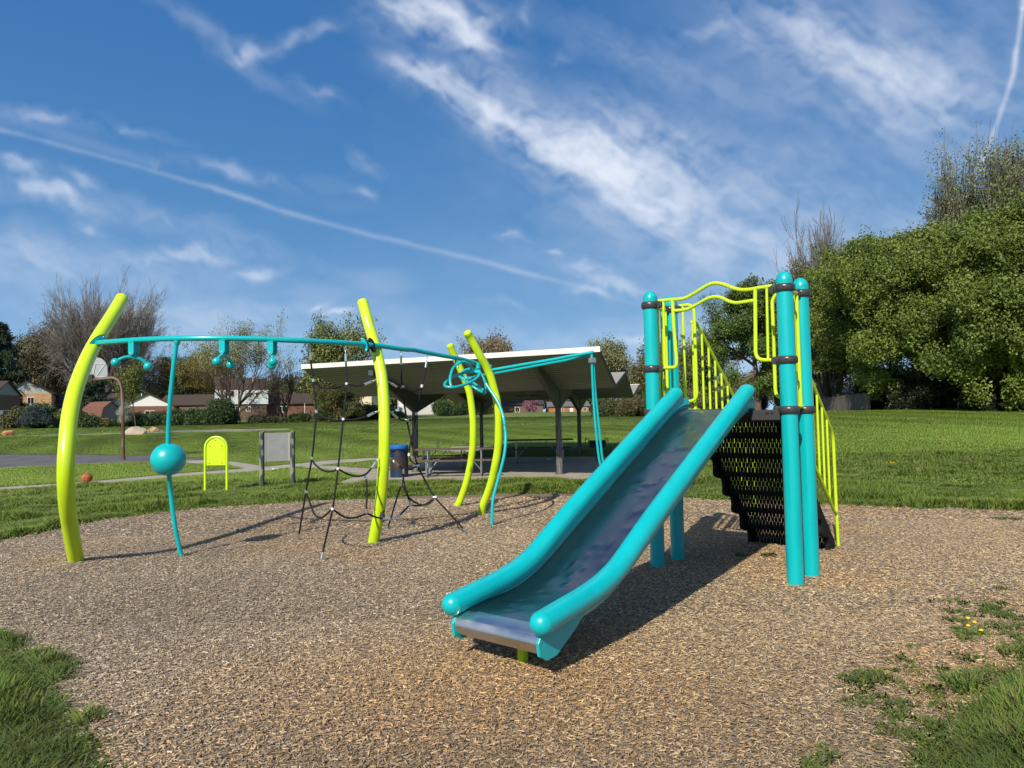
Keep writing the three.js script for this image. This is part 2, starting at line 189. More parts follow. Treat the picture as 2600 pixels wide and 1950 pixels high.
// mowing lanes and patches: how the cut of the lawn varies over the ground
function mow(x, z) { const d = -z, u = x * 0.86 + d * 0.5 + Math.sin(d * 0.06) * 2.2; const lane = Math.sin(u * 1.9) * 0.5 + 0.5; const k = sstep(18, 34, d) * 0.3; return 1 - k * lane + 0.35 * (fbm(x * 0.21, z * 0.21, 3) - 0.5) + 0.3 * (fbm(x * 0.05 + 9, z * 0.05, 3) - 0.5); }
{
  const pos = [], col = [], uv = [], idx = [], NA = 240, R = [0]; for (let r = 1; r < 1800; r *= 1.045) R.push(r);
  R.forEach((r) => { for (let a = 0; a <= NA; a++) { const th = a / NA * Math.PI * 2, x = Math.sin(th) * r, z = -Math.cos(th) * r; pos.push(x, ground(x, z), z); uv.push(x / 5, z / 5); const m = clamp(mow(x, z), 0.6, 1.4), y = fbm(x * 0.3, z * 0.3 + 50, 3); col.push(m * (0.94 + 0.25 * (y - 0.4)), m, m * 0.92); } });
  for (let i = 0; i < R.length - 1; i++) for (let a = 0; a < NA; a++) { const p = i * (NA + 1) + a, q = p + NA + 1; idx.push(p, p + 1, q, q, p + 1, q + 1); }
  const g = new THREE.BufferGeometry(); g.setAttribute('position', new THREE.Float32BufferAttribute(pos, 3)); g.setAttribute('color', new THREE.Float32BufferAttribute(col, 3)); g.setAttribute('uv', new THREE.Float32BufferAttribute(uv, 2)); g.setIndex(idx); g.computeVertexNormals();
  const lawnTex = dataTex(1024, (u, v) => { const a = tfbm(u, v, 12, 5, 1), b = tn(u, v, 220, 4), c = tn(u, v, 500, 6); const t = 0.55 * a + 0.25 * b + 0.2 * c; const f = 0.6 + 0.8 * (t - 0.15); return [0.41 * f + 0.03 * a, 0.49 * f, 0.175 * f]; }, true);
  const o = single('ground', g, std(0xffffff, 0.95, { map: lawnTex, vertexColors: true, bumpMap: lawnTex, bumpScale: 0.05 })); o.userData.kind = 'structure';
}
const flat = (poly, lift, uvs = 1) => { const sh = new THREE.Shape(poly.map((p) => new THREE.Vector2(p.x, -p.z))), g = new THREE.ShapeGeometry(sh); g.rotateX(-Math.PI / 2); const a = g.attributes.position, uv = g.attributes.uv; for (let i = 0; i < a.count; i++) { uv.setXY(i, a.getX(i) * uvs, -a.getZ(i) * uvs); a.setY(i, lift); } g.computeVertexNormals(); return g; };
// a ribbon laid on the terrain between two edges
function ribbon(L, Rr, lift, n = 24) { const cl = new THREE.CatmullRomCurve3(L), cr = new THREE.CatmullRomCurve3(Rr), pos = [], uv = [], idx = []; for (let i = 0; i <= n; i++) for (let k = 0; k <= 4; k++) { const a = cl.getPoint(i / n), b = cr.getPoint(i / n), p = a.lerp(b, k / 4); pos.push(p.x, ground(p.x, p.z) + lift, p.z); uv.push(p.x * 0.5, p.z * 0.5); } for (let i = 0; i < n; i++) for (let k = 0; k < 4; k++) { const a = i * 5 + k; idx.push(a, a + 5, a + 1, a + 1, a + 5, a + 6); } const g = new THREE.BufferGeometry(); g.setAttribute('position', new THREE.Float32BufferAttribute(pos, 3)); g.setAttribute('uv', new THREE.Float32BufferAttribute(uv, 2)); g.setIndex(idx); g.computeVertexNormals(); if (g.attributes.normal.getY(0) < 0) { g.setIndex(idx.slice().reverse()); g.computeVertexNormals(); } return g; }
// wood chips of the play area
const chipCols = [[.32, .235, .14], [.28, .20, .125], [.38, .28, .165], [.44, .33, .195], [.49, .385, .24], [.155, .115, .07], [.20, .15, .095], [.34, .235, .115], [.27, .225, .175], [.235, .195, .15], [.54, .45, .29]];
{
  const cv = document.createElement('canvas'); cv.width = cv.height = 1024; const x = cv.getContext('2d'), r = rng(5); x.fillStyle = 'rgb(80,62,44)'; x.fillRect(0, 0, 1024, 1024);
  const s = (v) => Math.round(255 * Math.pow(v, 1 / 2.2));
  for (let i = 0; i < 26000; i++) { const c = chipCols[r() * chipCols.length | 0], k = 0.5 + 0.55 * r(), L = 7 + 15 * r(), w = 2 + 3.5 * r(), px = r() * 1024, py = r() * 1024, a = r() * Math.PI; x.fillStyle = `rgb(${s(c[0] * k)},${s(c[1] * k)},${s(c[2] * k)})`; for (const ox of [0, -1024]) for (const oy of [0, -1024]) { if (px + ox < -30 || py + oy < -30) continue; x.save(); x.translate(px + ox, py + oy); x.rotate(a); x.fillRect(-L / 2, -w / 2, L, w); x.restore(); if (px < 990 && py < 990) break; } }
  const t = new THREE.CanvasTexture(cv); t.colorSpace = THREE.SRGBColorSpace; t.wrapS = t.wrapT = THREE.RepeatWrapping;
  const g = flat(mulchPts, 0.012, 1 / 1.7);
  const o = single('mulch_bed', g, std(C(0.9, 0.9, 0.9), 0.95, { map: t, bumpMap: t, bumpScale: 0.012 })); o.userData.kind = 'structure';
  const chip = new THREE.BoxGeometry(1, 0.16, 0.26); { const p = chip.attributes.position; for (let i = 0; i < p.count; i++) if (p.getX(i) > 0) { p.setZ(i, p.getZ(i) * 0.55); } chip.computeVertexNormals(); }
  const M = [], K = [], m = new THREE.Matrix4(), q = new THREE.Quaternion(), e = new THREE.Euler(), rr = rng(77);
  const lay = (n, d0, d1, s0, s1, lim) => { for (let i = 0; i < n; i++) { const d = Math.sqrt(lerp(d0 * d0, d1 * d1, rr())), X = (rr() * 2 - 1) * (0.78 * d + 0.8); const l = lerp(s0, s1, Math.pow(rr(), 1.6)); if (!inside(mulchPts, X, -d)) { if (rr() > 0.5 || edgeDist(mulchPts, X, -d) > 0.12 * lim * rr()) continue; } e.set((rr() - 0.5) * 0.7, rr() * 6.28, (rr() - 0.5) * 0.5); q.setFromEuler(e); m.compose(V(X, 0.014 + rr() * 0.012, -d), q, V(l, l * lerp(0.5, 1.1, rr()), l * lerp(0.5, 1.25, rr()))); M.push(...m.elements);
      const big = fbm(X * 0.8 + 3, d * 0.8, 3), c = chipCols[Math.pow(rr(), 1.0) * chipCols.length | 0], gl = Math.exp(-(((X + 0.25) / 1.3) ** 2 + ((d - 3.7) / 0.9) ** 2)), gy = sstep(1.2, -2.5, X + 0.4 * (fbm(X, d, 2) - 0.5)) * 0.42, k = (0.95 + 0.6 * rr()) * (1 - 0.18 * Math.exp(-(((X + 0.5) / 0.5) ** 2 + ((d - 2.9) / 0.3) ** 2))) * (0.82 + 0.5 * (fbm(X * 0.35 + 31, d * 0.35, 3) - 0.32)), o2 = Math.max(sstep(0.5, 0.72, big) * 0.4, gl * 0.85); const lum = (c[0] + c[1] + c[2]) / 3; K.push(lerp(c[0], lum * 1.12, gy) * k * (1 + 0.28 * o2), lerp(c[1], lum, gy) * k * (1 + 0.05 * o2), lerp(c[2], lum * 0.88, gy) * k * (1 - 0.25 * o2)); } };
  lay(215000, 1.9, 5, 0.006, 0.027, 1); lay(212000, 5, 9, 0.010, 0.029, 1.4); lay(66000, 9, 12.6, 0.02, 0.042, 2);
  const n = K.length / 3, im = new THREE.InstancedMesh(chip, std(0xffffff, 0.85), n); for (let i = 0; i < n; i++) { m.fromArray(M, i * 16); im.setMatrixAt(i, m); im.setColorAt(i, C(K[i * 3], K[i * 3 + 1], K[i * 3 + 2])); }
  im.name = numbered('wood_chips'); im.castShadow = im.receiveShadow = true; tag(im, 'loose brown and tan wood chips covering the play area', 'wood chips', null, 'stuff'); scene.add(im);
}
// paths, court, pad
const pad = [G(866, 1229), G(1040, 1228), G(1230, 1228), G(1500, 1220), G(1800, 1212), V(5.2, 0, -23.5), V(-0.6, 0, -25.2), V(-3.3, 0, -21.5), G(960, 1192)];
{
  const o = single('picnic_pad', slab(pad.map((p) => V(p.x, 0.05, p.z)), 0.12), concrete); o.userData.kind = 'structure';
  const pth = (name, L, R, lift = 0.012) => { const m = single(name, ribbon(L.map((p) => GT(...p)), R.map((p) => GT(...p)), lift), concrete); m.userData.kind = 'structure'; };
  pth('path', [[-500, 1268], [0, 1239], [225, 1224], [450, 1204], [608, 1192], [750, 1179], [830, 1170], [960, 1163], [1080, 1158]], [[-500, 1278], [0, 1246], [225, 1232], [450, 1212], [608, 1201], [750, 1188], [830, 1181], [960, 1169], [1080, 1163]]);
  pth('path', [[470, 1170], [560, 1171], [620, 1177], [660, 1184], [700, 1188]], [[470, 1178], [560, 1178], [600, 1187], [640, 1196], [690, 1197]], 0.016);
  pth('path', [[772, 1183], [840, 1184], [920, 1190], [985, 1194]], [[772, 1190], [840, 1194], [900, 1205], [985, 1216]], 0.016);
  pth('path', [[-300, 1113], [60, 1107], [300, 1100], [450, 1093], [640, 1090], [735, 1089]], [[-300, 1116], [60, 1110], [300, 1104], [450, 1098], [640, 1096], [735, 1092]], 0.03);
  pth('path', [[385, 1112], [455, 1107], [470, 1106]], [[385, 1114], [440, 1113], [458, 1112]], 0.03);
  const c = single('basketball_court', ribbon([[-700, 1152], [0, 1155], [190, 1155], [330, 1157], [420, 1158], [560, 1169]].map((p) => GT(...p)), [[-700, 1212], [0, 1190], [190, 1181], [330, 1176], [450, 1173], [560, 1172]].map((p) => GT(...p)), 0.014), asphalt); c.userData.kind = 'structure';
  const dirt = single('dirt_patch', ribbon([[190, 1101], [330, 1101], [480, 1098], [640, 1100]].map((p) => GT(...p)), [[190, 1112], [330, 1118], [480, 1113], [640, 1104]].map((p) => GT(...p)), 0.02), std(C(0.10, 0.075, 0.05), 0.95, { map: grime })); dirt.userData.kind = 'structure';
  const far = single('path', ribbon([[1150, 1135], [1215, 1134], [1260, 1136]].map((p) => GT(...p)), [[1105, 1146], [1190, 1150], [1225, 1146]].map((p) => GT(...p)), 0.016), concrete); far.userData.kind = 'structure';
}
// ---------- grass ----------
// a tuft of bent blades, unit height
function tuft(n, seed, spread, wide, lean) {
  const r = rng(seed), pos = [], nor = [];
  for (let i = 0; i < n; i++) {
    const a = r() * 6.28, d = Math.sqrt(r()) * spread, x = Math.cos(a) * d, z = Math.sin(a) * d, b = r() * 6.28, h = 0.55 + 0.45 * r(), l = lean * (0.3 + r()), w = wide * (0.7 + 0.6 * r());
    const dx = Math.cos(b) * l, dz = Math.sin(b) * l, sx = -Math.sin(b + (r() - 0.5)) * w / 2, sz = Math.cos(b + (r() - 0.5)) * w / 2;
    const p = [[x - sx, 0, z - sz], [x + sx, 0, z + sz], [x + dx * 0.35 + sx * 0.85, h * 0.58, z + dz * 0.35 + sz * 0.85], [x + dx * 0.35 - sx * 0.85, h * 0.58, z + dz * 0.35 - sz * 0.85], [x + dx, h * (1 - 0.25 * l), z + dz]];
    for (const k of [0, 1, 2, 0, 2, 3, 3, 2, 4]) { pos.push(...p[k]); const q = V(-dx * 0.4, 0.8, -dz * 0.4 + 0.001).normalize(); nor.push(q.x, q.y, q.z); }
  }
  const g = new THREE.BufferGeometry(); g.setAttribute('position', new THREE.Float32BufferAttribute(pos, 3)); g.setAttribute('normal', new THREE.Float32BufferAttribute(nor, 3)); return g;
}
const grassM = new THREE.MeshStandardMaterial({ color: 0xffffff, roughness: 0.85, side: THREE.DoubleSide });
function grass(name, label, geo, spots) { const n = spots.length, im = new THREE.InstancedMesh(geo, grassM, n), m = new THREE.Matrix4(), q = new THREE.Quaternion(), up = V(0, 1, 0); spots.forEach(([x, y, z, s, hgt, yaw, c], i) => { q.setFromAxisAngle(up, yaw); m.compose(V(x, y, z), q, V(s, hgt, s)); im.setMatrixAt(i, m); im.setColorAt(i, c); }); im.name = numbered(name); im.castShadow = im.receiveShadow = true; tag(im, label, 'grass', null, 'stuff'); scene.add(im); return im; }
const hard = [pad];
const courtPoly = [[-700, 1152], [0, 1155], [190, 1155], [330, 1157], [420, 1158], [560, 1169], [560, 1172], [450, 1173], [330, 1176], [190, 1181], [0, 1190], [-700, 1212]].map((p) => GT(...p));
const pathPolys = [courtPoly, [[-500, 1268], [0, 1239], [225, 1224], [450, 1204], [608, 1192], [750, 1179], [830, 1170], [960, 1163], [1080, 1158], [1080, 1163], [960, 1169], [830, 1181], [750, 1188], [608, 1201], [450, 1212], [225, 1232], [0, 1246], [-500, 1278]].map((p) => GT(...p)), [[470, 1170], [560, 1171], [620, 1177], [660, 1184], [700, 1188], [690, 1197], [640, 1196], [600, 1187], [560, 1178], [470, 1178]].map((p) => GT(...p)), [[772, 1183], [840, 1184], [920, 1190], [985, 1194], [985, 1216], [900, 1205], [840, 1194], [772, 1190]].map((p) => GT(...p)), [[1150, 1135], [1215, 1134], [1260, 1136], [1225, 1146], [1190, 1150], [1105, 1146]].map((p) => GT(...p))];
const blocked = (x, z) => inside(pad, x, z) || pathPolys.some((p) => inside(p, x, z));
{
  const r = rng(91), lawn = [], rim = [], near = [];
  const gcol = (x, z, k = 1) => { const y = r(); if (r() < 0.05) { const s = 0.7 + 0.5 * r(); return C(0.30 * s * k, 0.27 * s * k, 0.11 * s * k); } const v = (0.75 + 0.5 * r()) * k; return C(lerp(0.115, 0.25, y * y) * v, lerp(0.19, 0.285, y) * v, lerp(0.022, 0.04, y) * v); };
  // close corners: long rough blades
  for (let i = 0; i < 140000; i++) { const d = lerp(1.7, 7, Math.sqrt(r())), X = (r() * 2 - 1) * (0.78 * d + 1.1), z = -d; const e = edgeDist(mulchPts, X, z), inn = inside(mulchPts, X, z); if (inn && (e > 0.13 || fbm(X * 2.6 + 3, z * 2.6, 3) < 0.52 + e)) continue; if (near.length > 21000) break; const t = inn ? 0.35 : sstep(0, 0.35, e); if (r() > 0.15 + t) continue; const rg = sstep(0.3, 0.7, fbm(X * 2.2, z * 2.2, 3)); const tall = lerp(0.05, lerp(0.09, 0.2, rg), t) * lerp(0.7, 1.1, r()); near.push([X, 0, z, 0.13, tall, r() * 6.28, gcol(X, z, lerp(0.48, 0.78, rg))]); }
  // rim of the play area: ragged taller grass
  for (let i = 0; i < 400000 && rim.length < 34000; i++) { const d = lerp(7, 17, r()), X = (r() * 2 - 1) * (0.78 * d + 0.6), z = -d; if (inside(mulchPts, X, z) || blocked(X, z)) continue; const e = edgeDist(mulchPts, X, z); if (e > 3.0 && r() > 0.35) continue; const t = sstep(0, 0.3, e), rg = fbm(X * 1.3 + 5, z * 1.3, 3); if (r() > 0.2 + t) continue; rim.push([X, ground(X, z), z, 0.16, lerp(0.05, lerp(0.08, 0.2, sstep(0.35, 0.7, rg)), t) * (e > 2.2 ? 0.75 : 1), r() * 6.28, gcol(X, z, lerp(0.68, 1.0, rg) * mow(X, z))]); }
  // open lawn
  for (let i = 0; i < 200000; i++) { const d = Math.sqrt(lerp(11 * 11, 58 * 58, Math.pow(r(), 1.5))), X = (r() * 2 - 1) * (0.8 * d + 1), z = -d; if (d < 17 && r() < 0.4) continue; if (blocked(X, z) || inside(mulchPts, X, z)) continue; lawn.push([X, ground(X, z), z, lerp(0.18, 0.5, sstep(14, 60, d)), lerp(0.055, 0.085, r()), r() * 6.28, gcol(X, z, mow(X, z) * 1.5)]); }
  for (let i = 0; i < 42000; i++) { const d = Math.sqrt(lerp(46 * 46, 118 * 118, r())), X = (r() * 2 - 1) * 0.8 * d, z = -d; if (blocked(X, z)) continue; lawn.push([X, ground(X, z), z, lerp(0.7, 1.5, sstep(46, 118, d)), 0.075, r() * 6.28, gcol(X, z, mow(X, z) * 1.45)]); }
  grass('grass', 'long rough grass blades at the near corners of the wood chip area', tuft(11, 3, 0.5, 0.045, 0.55), near);
  grass('grass', 'ragged taller grass along the rim of the wood chip area', tuft(12, 4, 0.55, 0.05, 0.5), rim);
  grass('grass', 'mown green lawn grass stretching back to the houses', tuft(16, 6, 0.6, 0.036, 0.55), lawn);
  // low weeds growing in the chips on the right
  const W = [[2090, 1328, .26, .5], [2180, 1345, .24, .9], [2130, 1352, .12, .5], [2205, 1330, .2, .9], [2050, 1340, .1, .35], [1995, 1445, .13, .8], [1905, 1478, .12, .7], [1868, 1480, .08, .5], [1945, 1470, .07, .5], [1905, 1528, .13, .7], [1945, 1520, .08, .6], [2060, 1475, .13, .5], [2100, 1440, .12, .4], [2020, 1500, .1, .5], [2183, 1280, .06, .9], [2180, 1125, .12, .6], [1665, 1205, .05, .9], [1605, 1205, .04, .9], [2140, 1385, .16, .9], [2070, 1535, .16, .6], [1990, 1580, .14, .6], [2000, 1620, .15, .9], [1755, 1650, .08, .7], [1985, 1410, .05, .4]], wd = [];
  for (const [x, y, rr0, den] of W) { const c = P(x, y), n = 750 * rr0 * den; for (let i = 0; i < n; i++) { const a = r() * 6.28, q = Math.sqrt(r()) * rr0 * (0.8 + 0.6 * fbm(x + Math.cos(a) * 2, y + Math.sin(a) * 2, 2)), X = c.x + Math.cos(a) * q * 1.25, zz = c.z + Math.sin(a) * q * 1.2; if (fbm(X * 7, zz * 7, 2) < 0.5) continue; wd.push([X, 0.012, zz, 0.055, 0.02 + 0.028 * r(), r() * 6.28, gcol(X, zz, 0.5)]); } }
  const o = grass('weeds', 'low green weeds spreading over the wood chips at right', tuft(9, 8, 0.5, 0.16, 0.9), wd); o.userData.category = 'weeds';
  // clover and daisies dotted over the lawn
  const dot = new THREE.IcosahedronGeometry(0.5, 0), ds = [], dm = new THREE.Matrix4();
  for (let i = 0; i < 900; i++) { const d = lerp(13, 60, r()), X = (r() * 2 - 1) * 0.75 * d, z = -d; if (blocked(X, z) || inside(mulchPts, X, z) || fbm(X * 0.25, z * 0.25 + 3, 2) < 0.5) continue; ds.push([X, z]); }
  const im = new THREE.InstancedMesh(dot, std(0xffffff, 0.8), ds.length); ds.forEach(([X, z], i) => { const s = 0.018 + 0.02 * r(); dm.makeScale(s, s * 0.6, s); dm.setPosition(X, ground(X, z) + 0.1, z); im.setMatrixAt(i, dm); im.setColorAt(i, r() < 0.55 ? C(0.55, 0.56, 0.45) : C(0.75, 0.55, 0.02)); }); im.name = 'lawn_flowers'; tag(im, 'tiny white and yellow flowers scattered through the lawn', 'flowers', null, 'stuff'); scene.add(im);
}
function dandelion(p, n, label, seed, spread) {
  const t = thing('dandelion_plant', label, 'dandelion', p, seed), r = rng(seed), lf = [];
  for (let i = 0; i < 16; i++) { const a = i / 16 * 6.28 + r(), L = spread * (0.7 + 0.5 * r()), g = new THREE.ConeGeometry(0.5, 1, 5, 1).scale(0.035, L, 0.008).rotateZ(-1.2 + 0.3 * r()).translate(L * 0.42, 0.02 + 0.01 * r(), 0).rotateY(a); lf.push(g); }
  part(t, 'leaves', lf, std(C(0.07, 0.15, 0.025), 0.6));
  for (let i = 0; i < n; i++) { const a = r() * 6.28, d = spread * 0.7 * Math.sqrt(r()), x = Math.cos(a) * d, z = Math.sin(a) * d, h = 0.05 + 0.05 * r(); const st = part(t, 'stem', cyl(V(x * 0.7, 0, z * 0.7), V(x, h, z), 0.0025, 0.0025, 5), std(C(0.16, 0.2, 0.05), 0.6)); part(st, 'flower', new THREE.SphereGeometry(0.013, 10, 6).scale(1, 0.55, 1).translate(x, h, z), std(C(0.85, 0.55, 0.01), 0.8)); }
}
dandelion(P(2095, 1375), 4, 'dandelion with yellow flowers growing in the chips near the right edge', 4, 0.1);
{ const p = GT(2264, 1195); dandelion(V(p.x, p.y + 0.07, p.z), 5, 'dandelion clump flowering on the sunny lawn right of the stairs', 9, 0.16); }
// ---------- slide tower ----------
const TO = V(1.7875, 0, -6.2205), TYAW = -rad(40.05);
const TW = V(Math.cos(TYAW), 0, -Math.sin(TYAW)), TF = V(Math.sin(TYAW), 0, Math.cos(TYAW));     // across, and towards the slide's foot
const toL = (p) => { const q = p.clone().sub(TO); return V(q.dot(TW), q.y, q.dot(TF)); };
const TP = (px, py, n) => { const r = ray(px, py), o = V(0, EYE, 0).sub(TO), t = (-n - o.dot(TF)) / r.dot(TF); return toL(V(0, EYE, 0).addScaledVector(r, t)); };   // sight line meets a plane across the tower
const T3 = (w, y, n) => V(w, y, -n);
const z6 = Z(1600, 660, 550 / 2074), onT = (list, n) => list.map(([x, y]) => TP(...z6(x, y), n));
{
  const tower = thing('slide_tower', 'teal and lime play tower with stairs behind the metal slide', 'play tower', TO, TYAW);
  const PR = 0.066, HW = 0.6225, DN = 0.40, TOP = 2.57;
  function collar(post, y, yaw) {
    const prof = [[PR, -0.032], [PR + 0.012, -0.03], [PR + 0.019, -0.012], [PR + 0.019, 0.012], [PR + 0.012, 0.03], [PR, 0.032]].map(([a, b]) => new THREE.Vector2(a, b));
    const g = [new THREE.LatheGeometry(prof, 28)];
    const lug = rbox(0.05, 0.052, 0.045, 0.008, PR + 0.035, 0, 0), lug2 = rbox(0.026, 0.066, 0.058, 0.008, PR + 0.03, 0, 0);
    for (const k of yaw) { g.push(lug.clone().rotateY(k), lug2.clone().rotateY(k)); }
    const c = part(post, 'collar', merge(g).translate(0, y, 0), collarM);
    return c;
  }
  const dirs = (w, n) => [w < 0 ? 0 : Math.PI, n > 0 ? -Math.PI / 2 : Math.PI / 2];
  const holes = (post, y) => { const g = []; for (const a of [-0.5, 0.25, 1.1]) g.push(rbox(0.016, 0.008, 0.004, 0.0015).translate(0, y, PR + 0.0195).rotateY(a)); return part(post, 'bolt_slot', g, std(C(0.01, 0.01, 0.01), 0.8)); };
  for (const [w, n] of [[HW, 0], [-HW, 0], [HW, DN], [-HW, DN]]) {
    const post = part(tower, 'post', merge([new THREE.CylinderGeometry(PR, PR, TOP - 0.12, 32).translate(0, (TOP - 0.12) / 2, 0)]), teal); post.position.set(w, 0, -n);
    const cap = []; for (let k = 0; k <= 10; k++) { const a = k / 10 * Math.PI / 2; cap.push(new THREE.Vector2(Math.cos(a) * PR * 1.02, Math.sin(a) * 0.085)); } cap.unshift(new THREE.Vector2(PR * 1.02, -0.03), new THREE.Vector2(PR * 0.95, -0.034)); 
    part(post, 'post_cap', new THREE.LatheGeometry(cap, 32).translate(0, TOP - 0.085, 0), teal);
    collar(post, 2.43, dirs(w, n)); holes(post, 2.43);
    if (n === 0) { collar(post, 1.835, [w < 0 ? 0 : Math.PI]); holes(post, 1.835); }
    collar(post, 1.425, [w < 0 ? 0 : Math.PI]); holes(post, 1.425);
  }
  // arched hoop over the slide mouth
  const fr = part(tower, 'hoop_rail', [
    tube(onT([[272, 392], [390, 381], [520, 367], [610, 322], [700, 266], [770, 230], [830, 222], [900, 236], [980, 267], [1060, 285], [1150, 282], [1230, 268], [1360, 250]], 0), 0.0165, { seg: 80 }),
  ], limeGrip);
  part(tower, 'hoop_rail', tube(onT([[412, 485], [470, 483], [540, 473], [620, 437], [700, 391], [760, 363], [820, 354], [880, 366], [950, 398], [1010, 411], [1090, 402], [1198, 386]], 0), 0.0155, { seg: 80 }), limeGrip);
  part(tower, 'side_loop', bend(onT([[405, 384], [418, 640], [446, 965], [441, 1028], [270, 1035]], 0), 0.0165, 0.1), limeGrip);
  part(tower, 'picket', bend(onT([[318, 392], [332, 1030]], 0), 0.0115, 0.02), lime);
  part(tower, 'side_loop', bend(onT([[1197, 282], [1202, 960], [1375, 958]], 0), 0.0165, 0.1), limeGrip);
  part(tower, 'picket', bend(onT([[1307, 262], [1321, 950]], 0), 0.0115, 0.02), lime);
  // side panels between front and rear posts
  for (const w of [-HW, HW]) {
    part(tower, 'side_panel', [bend([T3(w, 2.42, 0.03), T3(w, 2.42, DN - 0.03)], 0.0165), bend([T3(w, 1.45, 0.03), T3(w, 1.45, DN - 0.03)], 0.0165), bend([T3(w, 2.42, 0.13), T3(w, 1.45, 0.13)], 0.0165), bend([T3(w, 2.42, 0.29), T3(w, 1.45, 0.29)], 0.0165)], limeGrip);
    part(tower, 'picket', bend([T3(w, 2.42, 0.21), T3(w, 1.45, 0.21)], 0.011), lime);
  }
  // loops beside the stair opening
  const loop = onT([[470, 441], [575, 428], [612, 480], [640, 1350], [500, 1356]], DN);
  for (const s of [1, -1]) {
    const g = loop.map((p) => V(p.x * s, p.y, p.z));
    part(tower, 'stair_loop', bend(g, 0.0165, 0.09), limeGrip);
    const pk = onT([[503, 441], [530, 1356]], DN).map((p) => V(p.x * s, p.y, p.z)); part(tower, 'picket', bend(pk, 0.014), limeGrip);
  }
  // deck with its front beam and punched slots
  part(tower, 'deck', [rbox(HW * 2 - 0.16, 0.05, DN + 0.06, 0.012, 0, 1.405, -DN / 2), box(HW * 2 - 0.2, 0.06, 0.03, 0, 1.35, -DN)], darkDeck);
  part(tower, 'deck_beam', [rbox(0.24, 0.085, 0.04, 0.006, 0.44, 1.385, 0.03), rbox(0.16, 0.085, 0.04, 0.006, -0.48, 1.385, 0.03), rbox(0.66, 0.03, 0.05, 0.006, 0, 1.432, 0.02)], darkDeck);
  part(tower, 'beam_slot', [rbox(0.032, 0.013, 0.004, 0.0015, 0.46, 1.4, 0.051), rbox(0.022, 0.013, 0.004, 0.0015, 0.5, 1.4, 0.051)], std(C(0.004, 0.004, 0.004), 0.9));
  // stairs: seven risers, six treads, with slots cut through
  function grille(w, h, rows) {
    const s = new THREE.Shape(); s.moveTo(-w / 2, 0); s.lineTo(w / 2, 0); s.lineTo(w / 2, h); s.lineTo(-w / 2, h);
    const n = 20, pitch = (w - 0.03) / n, rh = (h - 0.036) / rows;
    for (let j = 0; j < rows; j++) for (let i = 0; i < n - (j % 2); i++) { const x = -w / 2 + 0.015 + pitch * (i + 0.5 + (j % 2) * 0.5), a = 0.018 + rh * j + rh * 0.06, b = 0.018 + rh * (j + 1) - rh * 0.06 + rh * 0.25 * (j < rows - 1), hw = pitch * 0.115; const p = new THREE.Path(); p.moveTo(x - hw, a); p.lineTo(x - hw, b); p.lineTo(x + hw, b); p.lineTo(x + hw, a); s.holes.push(p); }
    return new THREE.ExtrudeGeometry(s, { depth: 0.012, bevelEnabled: false });
  }
  const SW = 0.76, riserG = grille(SW, 0.176, 3), treadG = grille(SW, 0.17, 2);
  for (let k = 0; k < 7; k++) { const n = 0.46 + 0.205 * k; const r = part(tower, 'stair_riser', riserG, blackPlastic); r.position.set(0, 1.21 - 0.2 * k, -n); if (k < 6) { const t = part(tower, 'stair_tread', merge([treadG.clone().rotateX(-Math.PI / 2).translate(0, 0, -0.03), rbox(SW, 0.024, 0.026, 0.006, 0, 0.0, -0.012), rbox(SW, 0.03, 0.026, 0.006, 0, 0.0, -0.205)]), blackPlastic); t.position.set(0, 1.2 - 0.2 * k, -n); } }
  for (const s of [-1, 1]) {
    const sh = new THREE.Shape(); sh.moveTo(0.42, 1.44); sh.lineTo(0.54, 1.28); sh.lineTo(1.78, 0.1); sh.lineTo(1.84, 0.0); sh.lineTo(1.72, 0.0);
    for (let k = 6; k >= 0; k--) { const n = 0.46 + 0.205 * k, y = 1.21 - 0.2 * k - 0.02; sh.lineTo(n - 0.055, y - 0.0); sh.quadraticCurveTo(n - 0.085, y + 0.02, n - 0.065, y + 0.08); if (k) sh.quadraticCurveTo(n - 0.07, y + 0.18, n - 0.15, y + 0.17); }
    sh.lineTo(0.40, 1.36);
    const g = new THREE.ExtrudeGeometry(sh, { depth: 0.03, bevelEnabled: true, bevelSize: 0.006, bevelThickness: 0.006, bevelSegments: 2 }); g.rotateY(Math.PI / 2); g.translate(s > 0 ? SW / 2 + 0.004 : -SW / 2 - 0.034, 0, 0);
    part(tower, 'stringer', g, blackPlastic);
    const x = s * 0.425, gr = part(tower, 'guard_rail', bend([T3(x, 2.30, 0.45), T3(x, 2.30, 0.55), T3(x, 1.17, 1.87), T3(x, 0.33, 1.88), T3(x, 1.45, 0.58), T3(x, 1.45, 0.45)], 0.0165, 0.09), limeGrip);
    for (let k = 0; k < 8; k++) { const n = 0.66 + 0.145 * k, yt = lerp(2.30, 1.17, (n - 0.55) / 1.32), yb = lerp(1.45, 0.33, (n - 0.58) / 1.3); part(tower, 'picket', bend([T3(x, yt, n), T3(x, Math.max(yb, 0.3), n)], 0.0115), lime); }
    part(tower, 'guard_foot', bend([T3(x, 0.36, 1.88), T3(x, -0.02, 1.9)], 0.0165), limeGrip);
    part(tower, 'picket', bend([T3(x, 2.3, 0.47), T3(x, 1.38, 0.47)], 0.0165), limeGrip);
  }
  // ---------- slide ----------
  const slide = thing('slide', 'long metal slide with thick teal tube sides and lime support leg', 'slide', TO, TYAW);
  const RW = 0.325, prof = [[0.06, 1.445], [-0.05, 1.44], [-0.16, 1.41], [-0.32, 1.345], [-1.8, 0.58], [-2.08, 0.435], [-2.26, 0.36], [-2.45, 0.312], [-2.88, 0.285]];
  const bed = new THREE.CatmullRomCurve3(prof.map(([n, y]) => V(0, y, -n)), false, 'centripetal');
  const bpos = [], buv = [], bidx = [], NB = 70, NC = 14; const hw = RW - 0.035;
